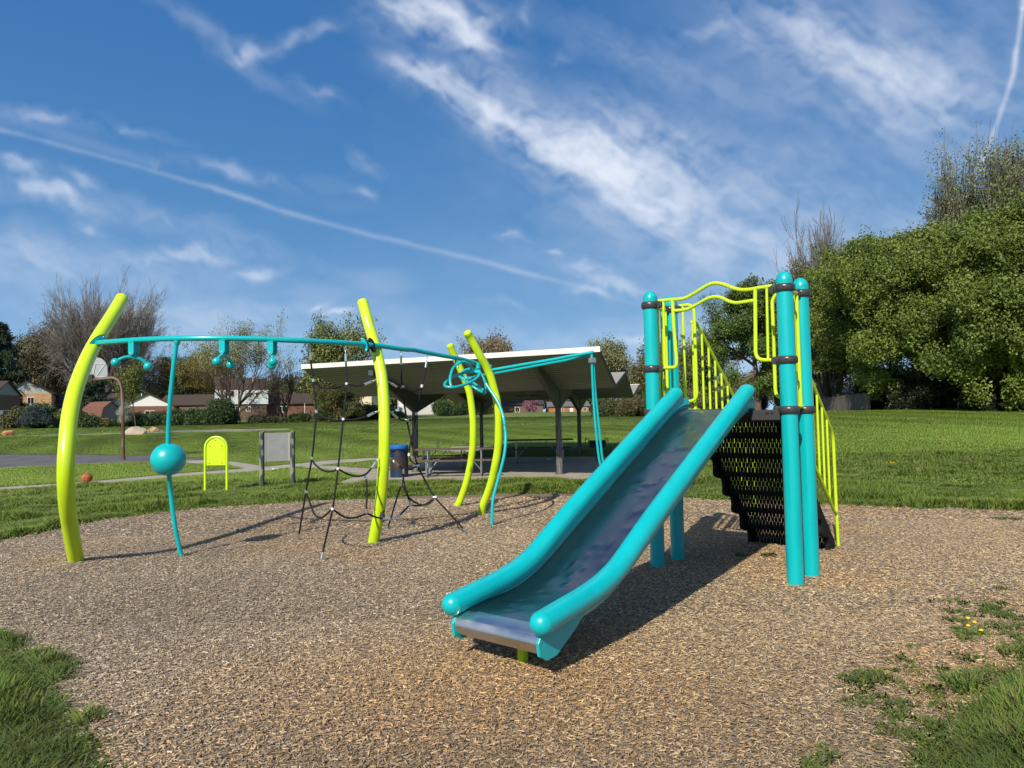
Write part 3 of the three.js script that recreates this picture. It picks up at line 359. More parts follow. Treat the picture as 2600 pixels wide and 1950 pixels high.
  for (let i = 0; i <= NB; i++) { const p = bed.getPointAt(i / NB); for (let k = 0; k <= NC; k++) { const u = k / NC * 2 - 1; bpos.push(u * hw, p.y + 0.02 * Math.pow(Math.abs(u), 9), p.z); buv.push(k / NC, i / NB * 5.4); } }
  for (let i = 0; i < NB; i++) for (let k = 0; k < NC; k++) { const a = i * (NC + 1) + k, b = a + NC + 1; bidx.push(a, b, a + 1, a + 1, b, b + 1); }
  const bg = new THREE.BufferGeometry(); bg.setAttribute('position', new THREE.Float32BufferAttribute(bpos, 3)); bg.setAttribute('uv', new THREE.Float32BufferAttribute(buv, 2)); bg.setIndex(bidx); bg.computeVertexNormals();
  const dentR = rng(12), dents = Array.from({ length: 70 }, () => [0.2 + 0.6 * dentR(), dentR(), 0.02 + 0.04 * dentR(), 0.006 + 0.012 * dentR(), (dentR() < 0.8 ? 1 : -1) * (0.5 + 0.5 * dentR())]);
  const dentTex = dataTex(256, (u, v) => { let h = 0.5 + 0.12 * (tn(u, v, 8, 3) - 0.5); for (const [a, b, x, y, s] of dents) { const du = (u - a) / x / 1.6, dv = (((v - b + 1.5) % 1) - 0.5) / y / 1.4; h += 0.32 * s * Math.exp(-du * du - dv * dv); } return [h]; }, false, 1024);
  dentTex.repeat.set(1, 0.22);
  const bedM = new THREE.MeshStandardMaterial({ color: C(0.27, 0.27, 0.28), metalness: 1, roughness: 0.27, roughnessMap: dataTex(128, (u, v) => [0.8 + 0.4 * tfbm(u, v, 6, 4, 6)]), bumpMap: dentTex, bumpScale: 0.013 });
  part(slide, 'bed', bg, bedM);
  // rolled steel lip
  { const s = new THREE.Shape(); s.moveTo(2.86, 0.288); s.quadraticCurveTo(2.965, 0.287, 2.975, 0.222); s.quadraticCurveTo(2.975, 0.16, 2.9, 0.152); s.lineTo(2.86, 0.154); s.quadraticCurveTo(2.955, 0.165, 2.955, 0.22); s.quadraticCurveTo(2.95, 0.265, 2.86, 0.266);
    const g = new THREE.ExtrudeGeometry(s, { depth: hw * 2 + 0.02, bevelEnabled: false, curveSegments: 14 }); g.translate(0, 0, -hw - 0.01); g.rotateY(-Math.PI / 2); part(slide, 'lip', g, std(C(0.72, 0.7, 0.68), 0.46, { metalness: 1, roughnessMap: rough1 })); }
  const rp = [[-0.13, 1.585], [-0.6, 1.345], [-1.2, 1.035], [-1.78, 0.73], [-2.02, 0.595], [-2.2, 0.495], [-2.34, 0.44], [-2.5, 0.4], [-2.96, 0.333]];
  for (const s of [-1, 1]) {
    part(slide, 'side_tube', tube(rp.map(([n, y], i) => T3(s * RW, y, n)), 0.065, { seg: 70, rad: 24, ends: 'open' }), tealTube);
    const e0 = T3(s * RW, 1.585, -0.13), e1 = T3(s * RW, 0.333, -2.96);
    part(slide, 'tube_end', merge([ball(e1, 0.0655, 28)]), teal); part(slide, 'tube_end', new THREE.SphereGeometry(0.0652, 24, 12).scale(1, 1, 0.45).rotateX(-0.45).translate(e0.x, e0.y, e0.z), teal);
    // inner flange and outer web of the side wall
    const fl = []; { const pos = [], idx = [], n = 48; for (let i = 0; i <= n; i++) { const p = bed.getPointAt(i / n), q = new THREE.Vector3(); const rc = tubeAt(i / n); for (const [x, y] of [[s * (hw + 0.008), p.y + 0.028], [s * (hw - 0.008), p.y + 0.05], [s * (hw + 0.004), lerp(p.y + 0.09, rc - 0.03, 0.8)], [s * (RW - 0.012), rc - 0.045], [s * (RW - 0.012), p.y - 0.0], [s * (hw + 0.006), p.y - 0.03], [s * (hw + 0.008), p.y + 0.028]]) pos.push(x, y, p.z); }
      for (let i = 0; i < n; i++) for (let k = 0; k < 6; k++) { const a = i * 7 + k, b = a + 7; idx.push(a, b, a + 1, a + 1, b, b + 1); } const g = new THREE.BufferGeometry(); g.setAttribute('position', new THREE.Float32BufferAttribute(pos, 3)); g.setAttribute('uv', new THREE.Float32BufferAttribute(pos.flatMap((v, i) => i % 3 === 2 ? [] : [v]), 2)); g.setIndex(idx); const ng = g.toNonIndexed(); ng.computeVertexNormals(); fl.push(ng); }
    part(slide, 'side_wall', fl, teal);
    const pg = extrude([[2.94, 0.29], [2.98, 0.23], [2.97, 0.165], [2.91, 0.13], [2.83, 0.135], [2.66, 0.23], [2.45, 0.36], [2.5, 0.4], [2.7, 0.37]], 0.012, { bevel: 0.004 }); pg.translate(0, 0, s > 0 ? RW - 0.02 : -RW + 0.01).rotateY(-Math.PI / 2);
    const plate = part(slide, 'end_plate', pg, teal); plate.scale.x = 1;
    part(slide, 'bolt', [new THREE.SphereGeometry(0.011, 12, 6).scale(0.5, 1, 1).translate(s * (RW - 0.004), 0.3, 2.66)], silver);
  }
  function tubeAt(t) { const p = bed.getPointAt(t), n = -p.z; for (let i = 1; i < rp.length; i++) if (n >= rp[i][0]) { const [a, b] = rp[i - 1], [c, d] = rp[i]; return lerp(b, d, clamp((n - a) / (c - a))); } return rp[rp.length - 1][1]; }
  part(slide, 'support_leg', [cyl(T3(0, -0.02, -2.73), T3(0, 0.265, -2.73), 0.031, 0.031, 20)], lime);
  part(slide, 'cross_brace', box(RW * 2 - 0.06, 0.02, 0.05, 0, 0.262, 2.7), teal); part(slide, 'cross_brace', box(RW * 2 - 0.2, 0.03, 0.05, 0, 0.93, 1.02), teal);
}
// ---------- curved climber with its overhead beam ----------
const z1 = Z(0, 700, 450 / 1066), z2 = Z(0, 900, 450 / 2133), z3 = Z(220, 830, 540 / 2212), z4 = Z(720, 800, 520 / 1348), z5 = Z(1050, 850, 600 / 2212), z55 = Z(1050, 820, 300 / 1659), z3b = Z(400, 800, 600 / 2212);
const run = (list) => list.map(([x, y, d]) => at(x, y, d));
const px = (z, list) => list.map(([x, y, d]) => [...z(x, y), d]);
const sink = (pts, y = -0.03) => { const a = pts[0], b = pts[1]; const t = (a.y - y) / Math.max(0.05, b.y - a.y); return [a.clone().addScaledVector(b.clone().sub(a), -Math.min(t, 1)), ...pts]; };
{
  const base = G(1000, 1380);
  const cl = thing('curved_climber', 'ring of bowed lime posts carrying teal overhead beams and a ball pole', 'climbing frame', V(base.x, 0, base.z));
  const P1 = run([[194, 1427, 7.43], ...px(z1, [[421, 1500, 7.1], [406, 1400, 6.95], [398, 1300, 6.85], [395, 1200, 6.8], [397, 1100, 6.8], [404, 1000, 6.85], [412, 900, 6.93], [427, 800, 7.03], [450, 700, 7.17], [480, 610, 7.33], [520, 510, 7.55], [570, 410, 7.8], [630, 310, 8.08], [690, 215, 8.36], [733, 140, 8.6]])]);
  const P2 = run([...px(z4, [[592, 1490, 8.2], [609, 1400, 8.15], [629, 1300, 8.1], [642, 1200, 8.05], [650, 1100, 8.02], [657, 1000, 8], [663, 900, 8], [664, 800, 8], [661, 600, 8.05], [645, 400, 8.15], [601, 200, 8.3], [571, 100, 8.4], [548, 20, 8.45]]), [921, 768, 8.55]]);
  const P3 = run([[1222, 1306, 10.456], ...px(z5, [[650, 1600, 10.4], [688, 1500, 10.35], [722, 1400, 10.3], [748, 1300, 10.25], [768, 1200, 10.2], [786, 1100, 10.18], [795, 1000, 10.15], [793, 850, 10.12]]), ...px(z55, [[1178, 1150, 10.1], [1150, 1000, 10.1], [1118, 880, 10.08], [1090, 780, 10.06], [1050, 680, 10.04], [1000, 570, 10], [940, 470, 9.95], [870, 340, 9.9], [800, 210, 9.85], [757, 140, 9.8]])]);
  const P4 = run([[1160, 1284, 11.56], ...px(z5, [[413, 1600, 11.5], [455, 1500, 11.45], [489, 1400, 11.4], [514, 1300, 11.36], [534, 1200, 11.33], [549, 1100, 11.3], [556, 1000, 11.28], [558, 900, 11.26], [556, 800, 11.25]]), ...px(z55, [[790, 1000, 11.23], [760, 900, 11.22], [720, 800, 11.2], [670, 680, 11.18], [620, 560, 11.15], [560, 430, 11.1], [512, 320, 11.05]])]);
  [[P1, 0.0745], [P2, 0.0645], [P3, 0.056], [P4, 0.0545]].forEach(([p, r]) => {
    const post = wpart(cl, 'bowed_post', tube(sink(p), r, { seg: 90, rad: 28, ends: 'open' }), lime);
    const t = p[p.length - 1], dir = t.clone().sub(p[p.length - 2]).normalize();
    const q = new THREE.Quaternion().setFromUnitVectors(V(0, 1, 0), dir);
    const prof = [[r * 0.97, -0.035], [r * 1.03, -0.03], [r * 1.03, 0]]; for (let k = 1; k <= 8; k++) { const a = k / 8 * Math.PI / 2; prof.push([r * 1.03 * Math.cos(a), r * 0.6 * Math.sin(a)]); }
    wsub(post, cl, 'post_cap', new THREE.LatheGeometry(prof.map(([a, b]) => new THREE.Vector2(a, b)), 28).applyQuaternion(q).translate(t.x, t.y, t.z), lime);
  });
  { // bare worn patch low on the second post
    const c = at(...z4(636, 1305), 8.1), ax = at(...z4(657, 1000), 8.05).sub(c).normalize(), u = V(0.55, 0, 0.83), v = ax.clone().cross(u).normalize(), w = v.clone().cross(ax).normalize(), rr = rng(6), R = 0.0662, pos = [], P0 = (a, h) => c.clone().addScaledVector(w, Math.cos(a) * R).addScaledVector(v, Math.sin(a) * R).addScaledVector(ax, h);
    const ring = []; for (let i = 0; i < 26; i++) { const t = i / 26 * 6.283, k = 0.7 + 0.45 * rr(); ring.push(P0(Math.cos(t) * 0.55 * k, Math.sin(t) * 0.085 * k)); } const m = P0(0, 0); for (let i = 0; i < 26; i++) { const a = ring[i], b = ring[(i + 1) % 26]; pos.push(m.x, m.y, m.z, a.x, a.y, a.z, b.x, b.y, b.z); }
    const g = new THREE.BufferGeometry(); g.setAttribute('position', new THREE.Float32BufferAttribute(pos, 3)); g.computeVertexNormals(); wpart(cl, 'worn_patch', g, std(C(0.06, 0.065, 0.05), 0.8, { side: THREE.DoubleSide })); }
  const beam = run([...px(z3, [[110, 166, 7.72], [300, 152, 7.5], [500, 137, 7.36], [700, 127, 7.27], [940, 120, 7.2], [1150, 118, 7.18], [1400, 118, 7.2], [1700, 123, 7.27], [1900, 129, 7.33], [2150, 140, 7.42]]), ...px(z4, [[200, 172, 7.55], [400, 183, 7.8], [560, 196, 8.1], [660, 206, 8.28], [800, 226, 8.55]]), ...px(z55, [[0, 379, 8.8], [200, 418, 9.0], [400, 458, 9.25], [600, 492, 9.5], [800, 542, 9.8], [950, 597, 10.02], [1040, 640, 10.12]])]);
  wpart(cl, 'overhead_beam', tube(beam, 0.0285, { seg: 140, rad: 18 }), teal);
  const up1 = run(px(z5, [[735, 330, 10.1], [1000, 284, 9.95], [1300, 233, 9.75], [1500, 195, 9.6], [1684, 162, 9.5]]));
  wpart(cl, 'overhead_beam', tube(up1, 0.0225, { seg: 40 }), teal);
  const up2 = run([...px(z55, [[735, 770, 11.2], [800, 770, 11.15], [920, 738, 11.0], [1110, 712, 10.7]]), ...px(z5, [[900, 336, 10.4], [1300, 262, 9.9], [1500, 224, 9.7], [1650, 190, 9.56]])]);
  wpart(cl, 'overhead_beam', tube(up2, 0.0185, { seg: 50 }), teal);
  // oval flange plates where the beams meet the posts
  const flange = (c, dir, r, up) => { const g = new THREE.CylinderGeometry(1, 1, 0.016, 28).scale(r * 0.62, 1, r * 1.5), gk = new THREE.CylinderGeometry(1, 1, 0.012, 28).scale(r * 0.7, 1, r * 1.62).translate(0, -0.012, 0); const b = []; for (const s of [-1, 1]) b.push(new THREE.SphereGeometry(0.009, 10, 6).translate(0, 0.008, s * r * 1.22)); const d = dir.clone().normalize(), x = d.clone().cross(up).normalize(), zz = x.clone().cross(d).normalize(), m = new THREE.Matrix4().makeBasis(x, d, zz).setPosition(c); const f = wpart(cl, 'flange_plate', g.applyMatrix4(m), teal); wsub(f, cl, 'gasket', gk.applyMatrix4(m), blackPlastic); for (const q of b) wsub(f, cl, 'bolt', q.applyMatrix4(m), silver); };
  const fAt = (i, off, r, post, k) => { const c = beam[i].clone(), d = beam[Math.min(beam.length - 1, i + 1)].clone().sub(beam[Math.max(0, i - 1)]).normalize().multiplyScalar(k); flange(c.addScaledVector(d, off), d, r, post); };
  fAt(0, 0.0, 0.075, P1[13].clone().sub(P1[11]).normalize(), 1);
  fAt(12, 0.061, 0.06, P2[11].clone().sub(P2[9]).normalize(), 1); fAt(12, 0.061, 0.06, P2[11].clone().sub(P2[9]).normalize(), -1);
  fAt(21, 0.0, 0.06, P3[16].clone().sub(P3[13]).normalize(), -1);
  flange(up1[0].clone().add(V(0.0, 0, 0)), up1[1].clone().sub(up1[0]), 0.055, P3[15].clone().sub(P3[12]).normalize());
  flange(up2[0], up2[2].clone().sub(up2[0]), 0.05, V(0, 1, 0.0));
  // ball pole
  const bp = run([...px(z3, [[945, 125, 7.2]]), ...px(z1, [[1060, 420, 7.21], [1047, 520, 7.22], [1034, 640, 7.24], [1023, 760, 7.26], [1014, 900, 7.3], [1011, 1000, 7.32], [1012, 1110, 7.35], [1016, 1200, 7.4]]), ...px(z2, [[2040, 1500, 7.42], [2052, 1640, 7.48]]), [445, 1340, 7.52], [461, 1416, 7.575]]);
  const pole = wpart(cl, 'ball_pole', tube([...bp, bp[12].clone().add(V(0.01, -0.05, 0.0))], 0.0225, { seg: 70, rad: 16 }), teal);
  const bc = at(427.5, 1166, 7.36); wsub(pole, cl, 'climbing_ball', ball(bc, 0.17, 40), teal);
  wsub(pole, cl, 'sleeve', [cyl(bp[0].clone().add(V(0, -0.02, 0)), bp[0].clone().lerp(bp[1], 0.75), 0.0295, 0.0295, 16)], teal);
  // curved pole at the far end
  const cp = run([...px(z55, [[905, 600, 9.9], [925, 680, 9.86], [960, 750, 9.84], [1050, 905, 9.78], [1150, 1050, 9.72], [1220, 1190, 9.66], [1262, 1330, 9.6], [1288, 1480, 9.56]]), ...px(z5, [[853, 850, 9.53], [862, 930, 9.5], [862, 1010, 9.47], [850, 1120, 9.44], [825, 1230, 9.42], [790, 1360, 9.4], [757, 1480, 9.37], [742, 1560, 9.35], [736, 1650, 9.33]]), [1249, 1334, 9.32]]);
  wpart(cl, 'curved_pole', tube(cp, 0.0205, { seg: 90, rad: 14 }), teal);
  // two hanging tubes with a foot disc
  const hg = (l) => tube(run(px(z5, l)), 0.0165, { seg: 50, rad: 12 });
  wpart(cl, 'hanging_tube', hg([[1668, 175, 9.52], [1671, 300, 9.52], [1684, 600, 9.52], [1703, 850, 9.5], [1726, 1080, 9.5], [1740, 1180, 9.5], [1757, 1232, 9.5], [1776, 1252, 9.5]]), teal);
  wpart(cl, 'hanging_tube', hg([[1684, 262, 9.56], [1697, 480, 9.56], [1713, 650, 9.56], [1735, 850, 9.56], [1758, 1080, 9.56], [1769, 1165, 9.56], [1788, 1225, 9.56], [1810, 1252, 9.56]]), teal);
  const hb = at(...z5(1672, 240), 9.52); wpart(cl, 'hanger_clamp', rbox(0.085, 0.07, 0.07, 0.008).rotateY(0.4).translate(hb.x, hb.y, hb.z), galv);
  const fd = at(...z5(1775, 1256), 9.5); wpart(cl, 'foot_disc', new THREE.CylinderGeometry(0.075, 0.07, 0.02, 24).translate(fd.x, fd.y, fd.z), galv);
  // bracket stubs under the beam for the spinning rings
  // ---------- hanging trapeze handles ----------
  const hang = (idx, t, label, yaw, tilt) => {
    const p = beam[idx].clone().lerp(beam[idx + 1], t), g = thing('trapeze_handle', label, 'handle', V(p.x, p.y - 0.14, p.z), yaw, 'trapeze handles hanging under the beam');
    const br = new THREE.Shape(); br.moveTo(-0.032, 0.12); br.lineTo(0.032, 0.12); br.lineTo(0.032, 0.02); br.quadraticCurveTo(0.03, -0.022, 0, -0.022); br.quadraticCurveTo(-0.03, -0.022, -0.032, 0.02);
    const faces = []; for (const s of [-1, 1]) faces.push(new THREE.ExtrudeGeometry(br, { depth: 0.006, bevelEnabled: true, bevelSize: 0.002, bevelThickness: 0.002, bevelSegments: 1 }).rotateY(Math.PI / 2).translate(s * 0.035 - 0.003, 0, 0));
    const b = part(g, 'bracket', [...faces, rbox(0.086, 0.012, 0.07, 0.003, 0, 0.116, 0)], teal); b.rotation.y = -yaw + Math.PI / 2 - 0.25;
    const bo = part(g, 'bolt', [cyl(V(-0.045, 0, 0), V(0.045, 0, 0), 0.009, 0.009, 10)], silver); bo.rotation.y = b.rotation.y;
    const bar = [V(-0.15, -0.115, 0), V(-0.125, -0.085, 0), V(-0.07, -0.05, 0), V(0, -0.038, 0), V(0.07, -0.05, 0), V(0.125, -0.085, 0), V(0.15, -0.115, 0)];
    const h = part(g, 'handle_bar', [tube(bar, 0.018, { seg: 30, rad: 14 }), new THREE.CylinderGeometry(0.022, 0.013, 0.07, 14).translate(0, -0.018, 0)], teal); h.rotation.z = tilt;
    for (const e of [bar[0], bar[6]]) part(h, 'grip_ball', ball(e, 0.045, 22), teal);
  };
  hang(1, 0.95, 'teal trapeze handle with two balls nearest the left lime post', 0.5, -0.12);
  hang(6, 0.1, 'teal trapeze handle right of the ball pole, seen at a slant', 1.5, -0.03);
  hang(8, 0.12, 'teal trapeze handle seen end-on, next to the climbing net', 1.93, -0.05);
  // ---------- spinning rings ----------
  {
    const h = at(...z55(608, 580), 9.5), t = thing('spinning_ring', 'teal looped spinner hanging left under the beam, its hoop tilted', 'spinner', h, 0, 'looped spinners under the beam');
    wpart(t, 'hub', [cyl(at(...z55(598, 505), 9.5), at(...z55(612, 600), 9.5), 0.024, 0.03, 16)], teal);
    wpart(t, 'bolt', [ball(at(...z55(622, 622), 9.46), 0.014, 12)], silver);
    wpart(t, 'arch', tube(run(px(z55, [[528, 892, 9.25], [513, 820, 9.28], [520, 740, 9.32], [548, 650, 9.4], [590, 595, 9.48], [640, 562, 9.5], [700, 546, 9.56], [752, 564, 9.62], [800, 615, 9.7], [832, 685, 9.76]])), 0.0185, { seg: 60 }), teal);
    wpart(t, 'hoop', tube(run(px(z55, [[435, 872, 9.3], [470, 810, 9.42], [560, 752, 9.55], [660, 715, 9.68], [760, 692, 9.78], [860, 684, 9.84], [915, 700, 9.82], [918, 735, 9.7], [870, 790, 9.55], [790, 838, 9.4], [700, 872, 9.3], [600, 898, 9.22], [510, 903, 9.2], [455, 893, 9.22]])), 0.0185, { seg: 110, closed: true }), teal);
  }
  {
    const h = at(...z55(905, 600), 9.85), t = thing('spinning_ring', 'teal looped spinner nearest the far lime post, seen nearly edge-on', 'spinner', h, 0, 'looped spinners under the beam');
    wpart(t, 'hub', [cyl(at(...z55(905, 560), 9.86), at(...z55(908, 640), 9.86), 0.022, 0.03, 16)], teal);
    wpart(t, 'arch', tube(run(px(z55, [[668, 705, 10.1], [720, 665, 10.05], [790, 645, 9.98], [850, 648, 9.92], [905, 668, 9.86], [960, 740, 9.82], [1005, 830, 9.8], [1015, 900, 9.8], [985, 970, 9.82]])), 0.0185, { seg: 60 }), teal);
    wpart(t, 'hoop', tube(run(px(z55, [[645, 745, 10.1], [690, 790, 10.0], [760, 840, 9.9], [850, 905, 9.82], [940, 960, 9.8], [992, 985, 9.82], [1004, 968, 9.9], [940, 915, 10.05], [860, 855, 10.15], [780, 800, 10.22], [700, 745, 10.25], [660, 725, 10.2]])), 0.0185, { seg: 100, closed: true }), teal);
    wpart(t, 'cross_bar', tube(run(px(z55, [[735, 790, 10.15], [790, 785, 10.0], [850, 765, 9.9], [910, 738, 9.85]])), 0.017, { seg: 20 }), teal);
  }
  // ---------- rope net ----------
  {
    const b = G(860, 1400), net = thing('rope_net', 'sagging black rope climbing net with silver clips round the middle lime post', 'rope net', V(b.x, 0, b.z));
    const R = 0.0105;
    const rope = (l, name = 'rope') => { const p = run(px(z4, l)); wpart(net, name, tube(p, R, { seg: Math.max(16, l.length * 6), rad: 8 }), ropeM); return p; };
    const clip = (x, y, d, x2, y2, d2 = d, r = 0.0145, m = silver) => { const p = wpart(net, 'clip', [cyl(at(...z4(x, y), d), at(...z4(x2, y2), d2), r, r, 10)], m); return p; };
    const chain = (x, y, d, x2, y2, d2, n = 3) => { const a = at(...z4(x, y), d), c = at(...z4(x2, y2), d2), g = []; for (let i = 0; i < n; i++) { const p = a.clone().lerp(c, (i + 0.5) / n), l = a.distanceTo(c) / n; const tg = new THREE.TorusGeometry(l * 0.36, 0.0045, 6, 12).scale(0.7, 1.55, 1).rotateY(i % 2 ? 1.57 : 0.2); tg.applyQuaternion(new THREE.Quaternion().setFromUnitVectors(V(0, 1, 0), c.clone().sub(a).normalize())); g.push(tg.translate(p.x, p.y, p.z)); } wpart(net, 'chain', g, silver); };
    const A = [[178, 290, 7.58], [186, 360, 7.62], [195, 430, 7.65], [206, 530, 7.7], [215, 635, 7.75], [205, 770, 7.8], [187, 940, 7.9], [167, 1050, 8.0], [148, 1160, 8.1], [125, 1300, 8.25], [102, 1440, 8.38]];
    const B = [[410, 300, 7.8], [414, 400, 7.78], [415, 453, 7.76], [405, 570, 7.7], [393, 686, 7.65], [375, 860, 7.55], [358, 1013, 7.45], [340, 1160, 7.35], [322, 1278, 7.28], [290, 1420, 7.22], [258, 1560, 7.19]];
    rope(A); rope(B);
    chain(173, 190, 7.56, 176, 245, 7.56, 2); clip(176, 245, 7.57, 179, 295, 7.58); clip(100, 1440, 8.38, 97, 1490, 8.42); chain(97, 1485, 8.41, 95, 1500, 8.42, 1);
    chain(408, 208, 7.8, 409, 260, 7.8, 2); clip(409, 255, 7.8, 410, 305, 7.8); clip(258, 1562, 7.19, 250, 1605, 7.18); chain(250, 1600, 7.18, 243, 1632, 7.18, 2);
    for (const [x, y, d] of [A[2], A[4], A[6], A[8]]) clip(x - 2, y - 10, d, x + 2, y + 10, d, 0.017);
    for (const [x, y, d] of [B[2], B[4], B[6], B[8]]) wpart(net, 'clip', ball(at(...z4(x, y), d - 0.015), 0.017, 12), whiteClip);
    rope([[195, 440, 7.65], [225, 465, 7.67], [270, 480, 7.7], [320, 480, 7.72], [370, 468, 7.74], [415, 456, 7.76], [470, 464, 7.82], [532, 457, 7.9]]); clip(530, 457, 7.9, 570, 440, 7.95); chain(570, 440, 7.95, 608, 425, 8.02, 2);
    rope([[216, 645, 7.75], [250, 667, 7.74], [300, 685, 7.72], [350, 692, 7.68], [393, 688, 7.65], [450, 690, 7.72], [510, 678, 7.8], [552, 664, 7.87]]); clip(549, 666, 7.87, 588, 646, 7.92); chain(588, 646, 7.92, 626, 630, 7.98, 2);
    rope([[187, 950, 7.9], [205, 980, 7.85], [245, 1014, 7.75], [290, 1030, 7.63], [330, 1026, 7.53], [358, 1014, 7.45], [400, 1036, 7.52], [450, 1056, 7.62], [500, 1060, 7.7], [545, 1044, 7.78], [580, 1006, 7.84]]); clip(579, 1008, 7.84, 606, 972, 7.88); chain(606, 972, 7.88, 624, 940, 7.93, 2);
    rope([[543, 1075, 7.78], [548, 1130, 7.75], [547, 1200, 7.72], [545, 1285, 7.7]]); clip(530, 1040, 7.78, 544, 1080, 7.78); clip(544, 1275, 7.7, 544, 1312, 7.7);
    rope([[152, 1178, 8.1], [172, 1230, 8.0], [195, 1295, 7.85], [222, 1330, 7.7], [252, 1333, 7.55], [290, 1305, 7.4], [322, 1280, 7.28], [370, 1312, 7.38], [420, 1334, 7.48], [480, 1332, 7.58], [545, 1308, 7.7], [600, 1328, 7.88], [650, 1340, 7.98]]); clip(648, 1340, 7.98, 700, 1346, 8.1); chain(698, 1346, 8.1, 722, 1342, 8.2, 1); clip(720, 1342, 8.2, 764, 1320, 8.35);
    rope([[760, 1323, 8.35], [790, 1292, 8.45], [836, 1252, 8.6], [880, 1256, 8.6], [930, 1246, 8.6], [965, 1226, 8.6], [995, 1200, 8.6]]);
    rope([[774, 310, 8.65], [776, 400, 8.68], [781, 470, 8.7], [795, 590, 8.74], [812, 690, 8.78], [825, 760, 8.8], [850, 870, 8.8], [882, 990, 8.78], [930, 1085, 8.72], [995, 1198, 8.64], [1080, 1292, 8.6], [1180, 1405, 8.62]]); chain(772, 238, 8.6, 773, 275, 8.62, 2); clip(773, 270, 8.62, 774, 325, 8.65); clip(1178, 1403, 8.62, 1205, 1432, 8.64); chain(1200, 1430, 8.64, 1222, 1446, 8.66, 2);
    rope([[936, 335, 9.2], [925, 400, 9.18], [911, 467, 9.15], [892, 560, 9.1], [875, 650, 9.05], [850, 775, 9.0], [827, 905, 8.95], [838, 958, 8.9], [882, 990, 8.8]]); chain(943, 262, 9.22, 941, 310, 9.22, 2); clip(940, 305, 9.21, 935, 345, 9.2);
    for (const [x, y, d] of [[911, 467, 9.15], [875, 650, 9.05], [826, 918, 8.94]]) clip(x + 2, y - 9, d - 0.01, x - 2, y + 9, d - 0.01, 0.017, whiteClip);
    for (const [x, y, d] of [[782, 472, 8.7], [813, 692, 8.78], [884, 992, 8.78], [995, 1199, 8.62], [836, 1252, 8.6]]) clip(x - 12, y + 2, d - 0.015, x + 12, y - 2, d - 0.015, 0.0155, whiteClip);
    chain(690, 435, 8.2, 712, 452, 8.3, 1); clip(710, 450, 8.3, 742, 470, 8.45); rope([[740, 468, 8.45], [781, 474, 8.7], [815, 494, 8.8], [855, 500, 8.95], [911, 486, 9.12]]);
    chain(702, 632, 8.2, 724, 655, 8.3, 1); clip(722, 652, 8.3, 748, 675, 8.45); rope([[746, 674, 8.45], [775, 690, 8.6], [812, 695, 8.78], [848, 688, 8.9], [874, 662, 9.03]]);
    chain(708, 940, 8.2, 726, 965, 8.3, 1); clip(724, 962, 8.3, 755, 990, 8.42); rope([[754, 988, 8.42], [790, 1012, 8.5], [835, 1014, 8.65], [882, 992, 8.78]]);
    clip(789, 1008, 8.5, 789, 1045, 8.5); rope([[789, 1040, 8.5], [787, 1085, 8.55], [778, 1112, 8.6], [757, 1170, 8.75], [730, 1255, 8.95], [706, 1340, 9.15], [690, 1385, 9.24]]); clip(780, 1098, 8.58, 775, 1122, 8.62, 0.017); clip(690, 1382, 9.24, 683, 1408, 9.28);
    rope([[788, 1080, 8.55], [800, 1130, 8.57], [815, 1180, 8.58], [832, 1240, 8.6]]); clip(828, 1215, 8.59, 834, 1252, 8.6);
    rope([[783, 1122, 8.58], [802, 1165, 8.57], [835, 1212, 8.55], [880, 1240, 8.55], [930, 1250, 8.56], [968, 1232, 8.58], [993, 1204, 8.6]]);
  }
}
// ---------- signs, barrel, ball, hoop, boulders ----------
{
  const a = G(519, 1249), b = G(578, 1249), c = a.clone().lerp(b, 0.5), d = -c.z;
  const t = thing('play_panel', 'lime green arched panel on two tube legs standing in the grass', 'play panel', V(c.x, 0, c.z), 0.03);
  const w = 0.222, h = 1.13, fr = [V(-w, -0.05, 0), V(-w, h - w, 0)]; for (let k = 1; k < 12; k++) { const q = Math.PI - k / 12 * Math.PI; fr.push(V(Math.cos(q) * w, h - w + Math.sin(q) * w, 0)); } fr.push(V(w, h - w, 0), V(w, -0.05, 0));
  part(t, 'frame', bend(fr, 0.026, 0.02, { rad: 14 }), lime);
  const s = new THREE.Shape(); s.moveTo(-w + 0.035, 0.55); s.lineTo(w - 0.035, 0.55); s.lineTo(w - 0.035, h - w); s.absarc(0, h - w, w - 0.035, 0, Math.PI, false);
  part(t, 'panel', new THREE.ExtrudeGeometry(s, { depth: 0.014, bevelEnabled: true, bevelSize: 0.004, bevelThickness: 0.004, bevelSegments: 2, curveSegments: 20 }).translate(0, 0, -0.01), lime);
  for (const [x, y] of [[0, 1.06], [-0.12, 0.94], [0.12, 0.94], [-0.13, 0.59], [0.13, 0.59]]) part(t, 'bolt', new THREE.CylinderGeometry(0.009, 0.009, 0.01, 8).rotateX(1.57).translate(x, y, 0.014), std(C(0.03, 0.03, 0.03), 0.5));
}
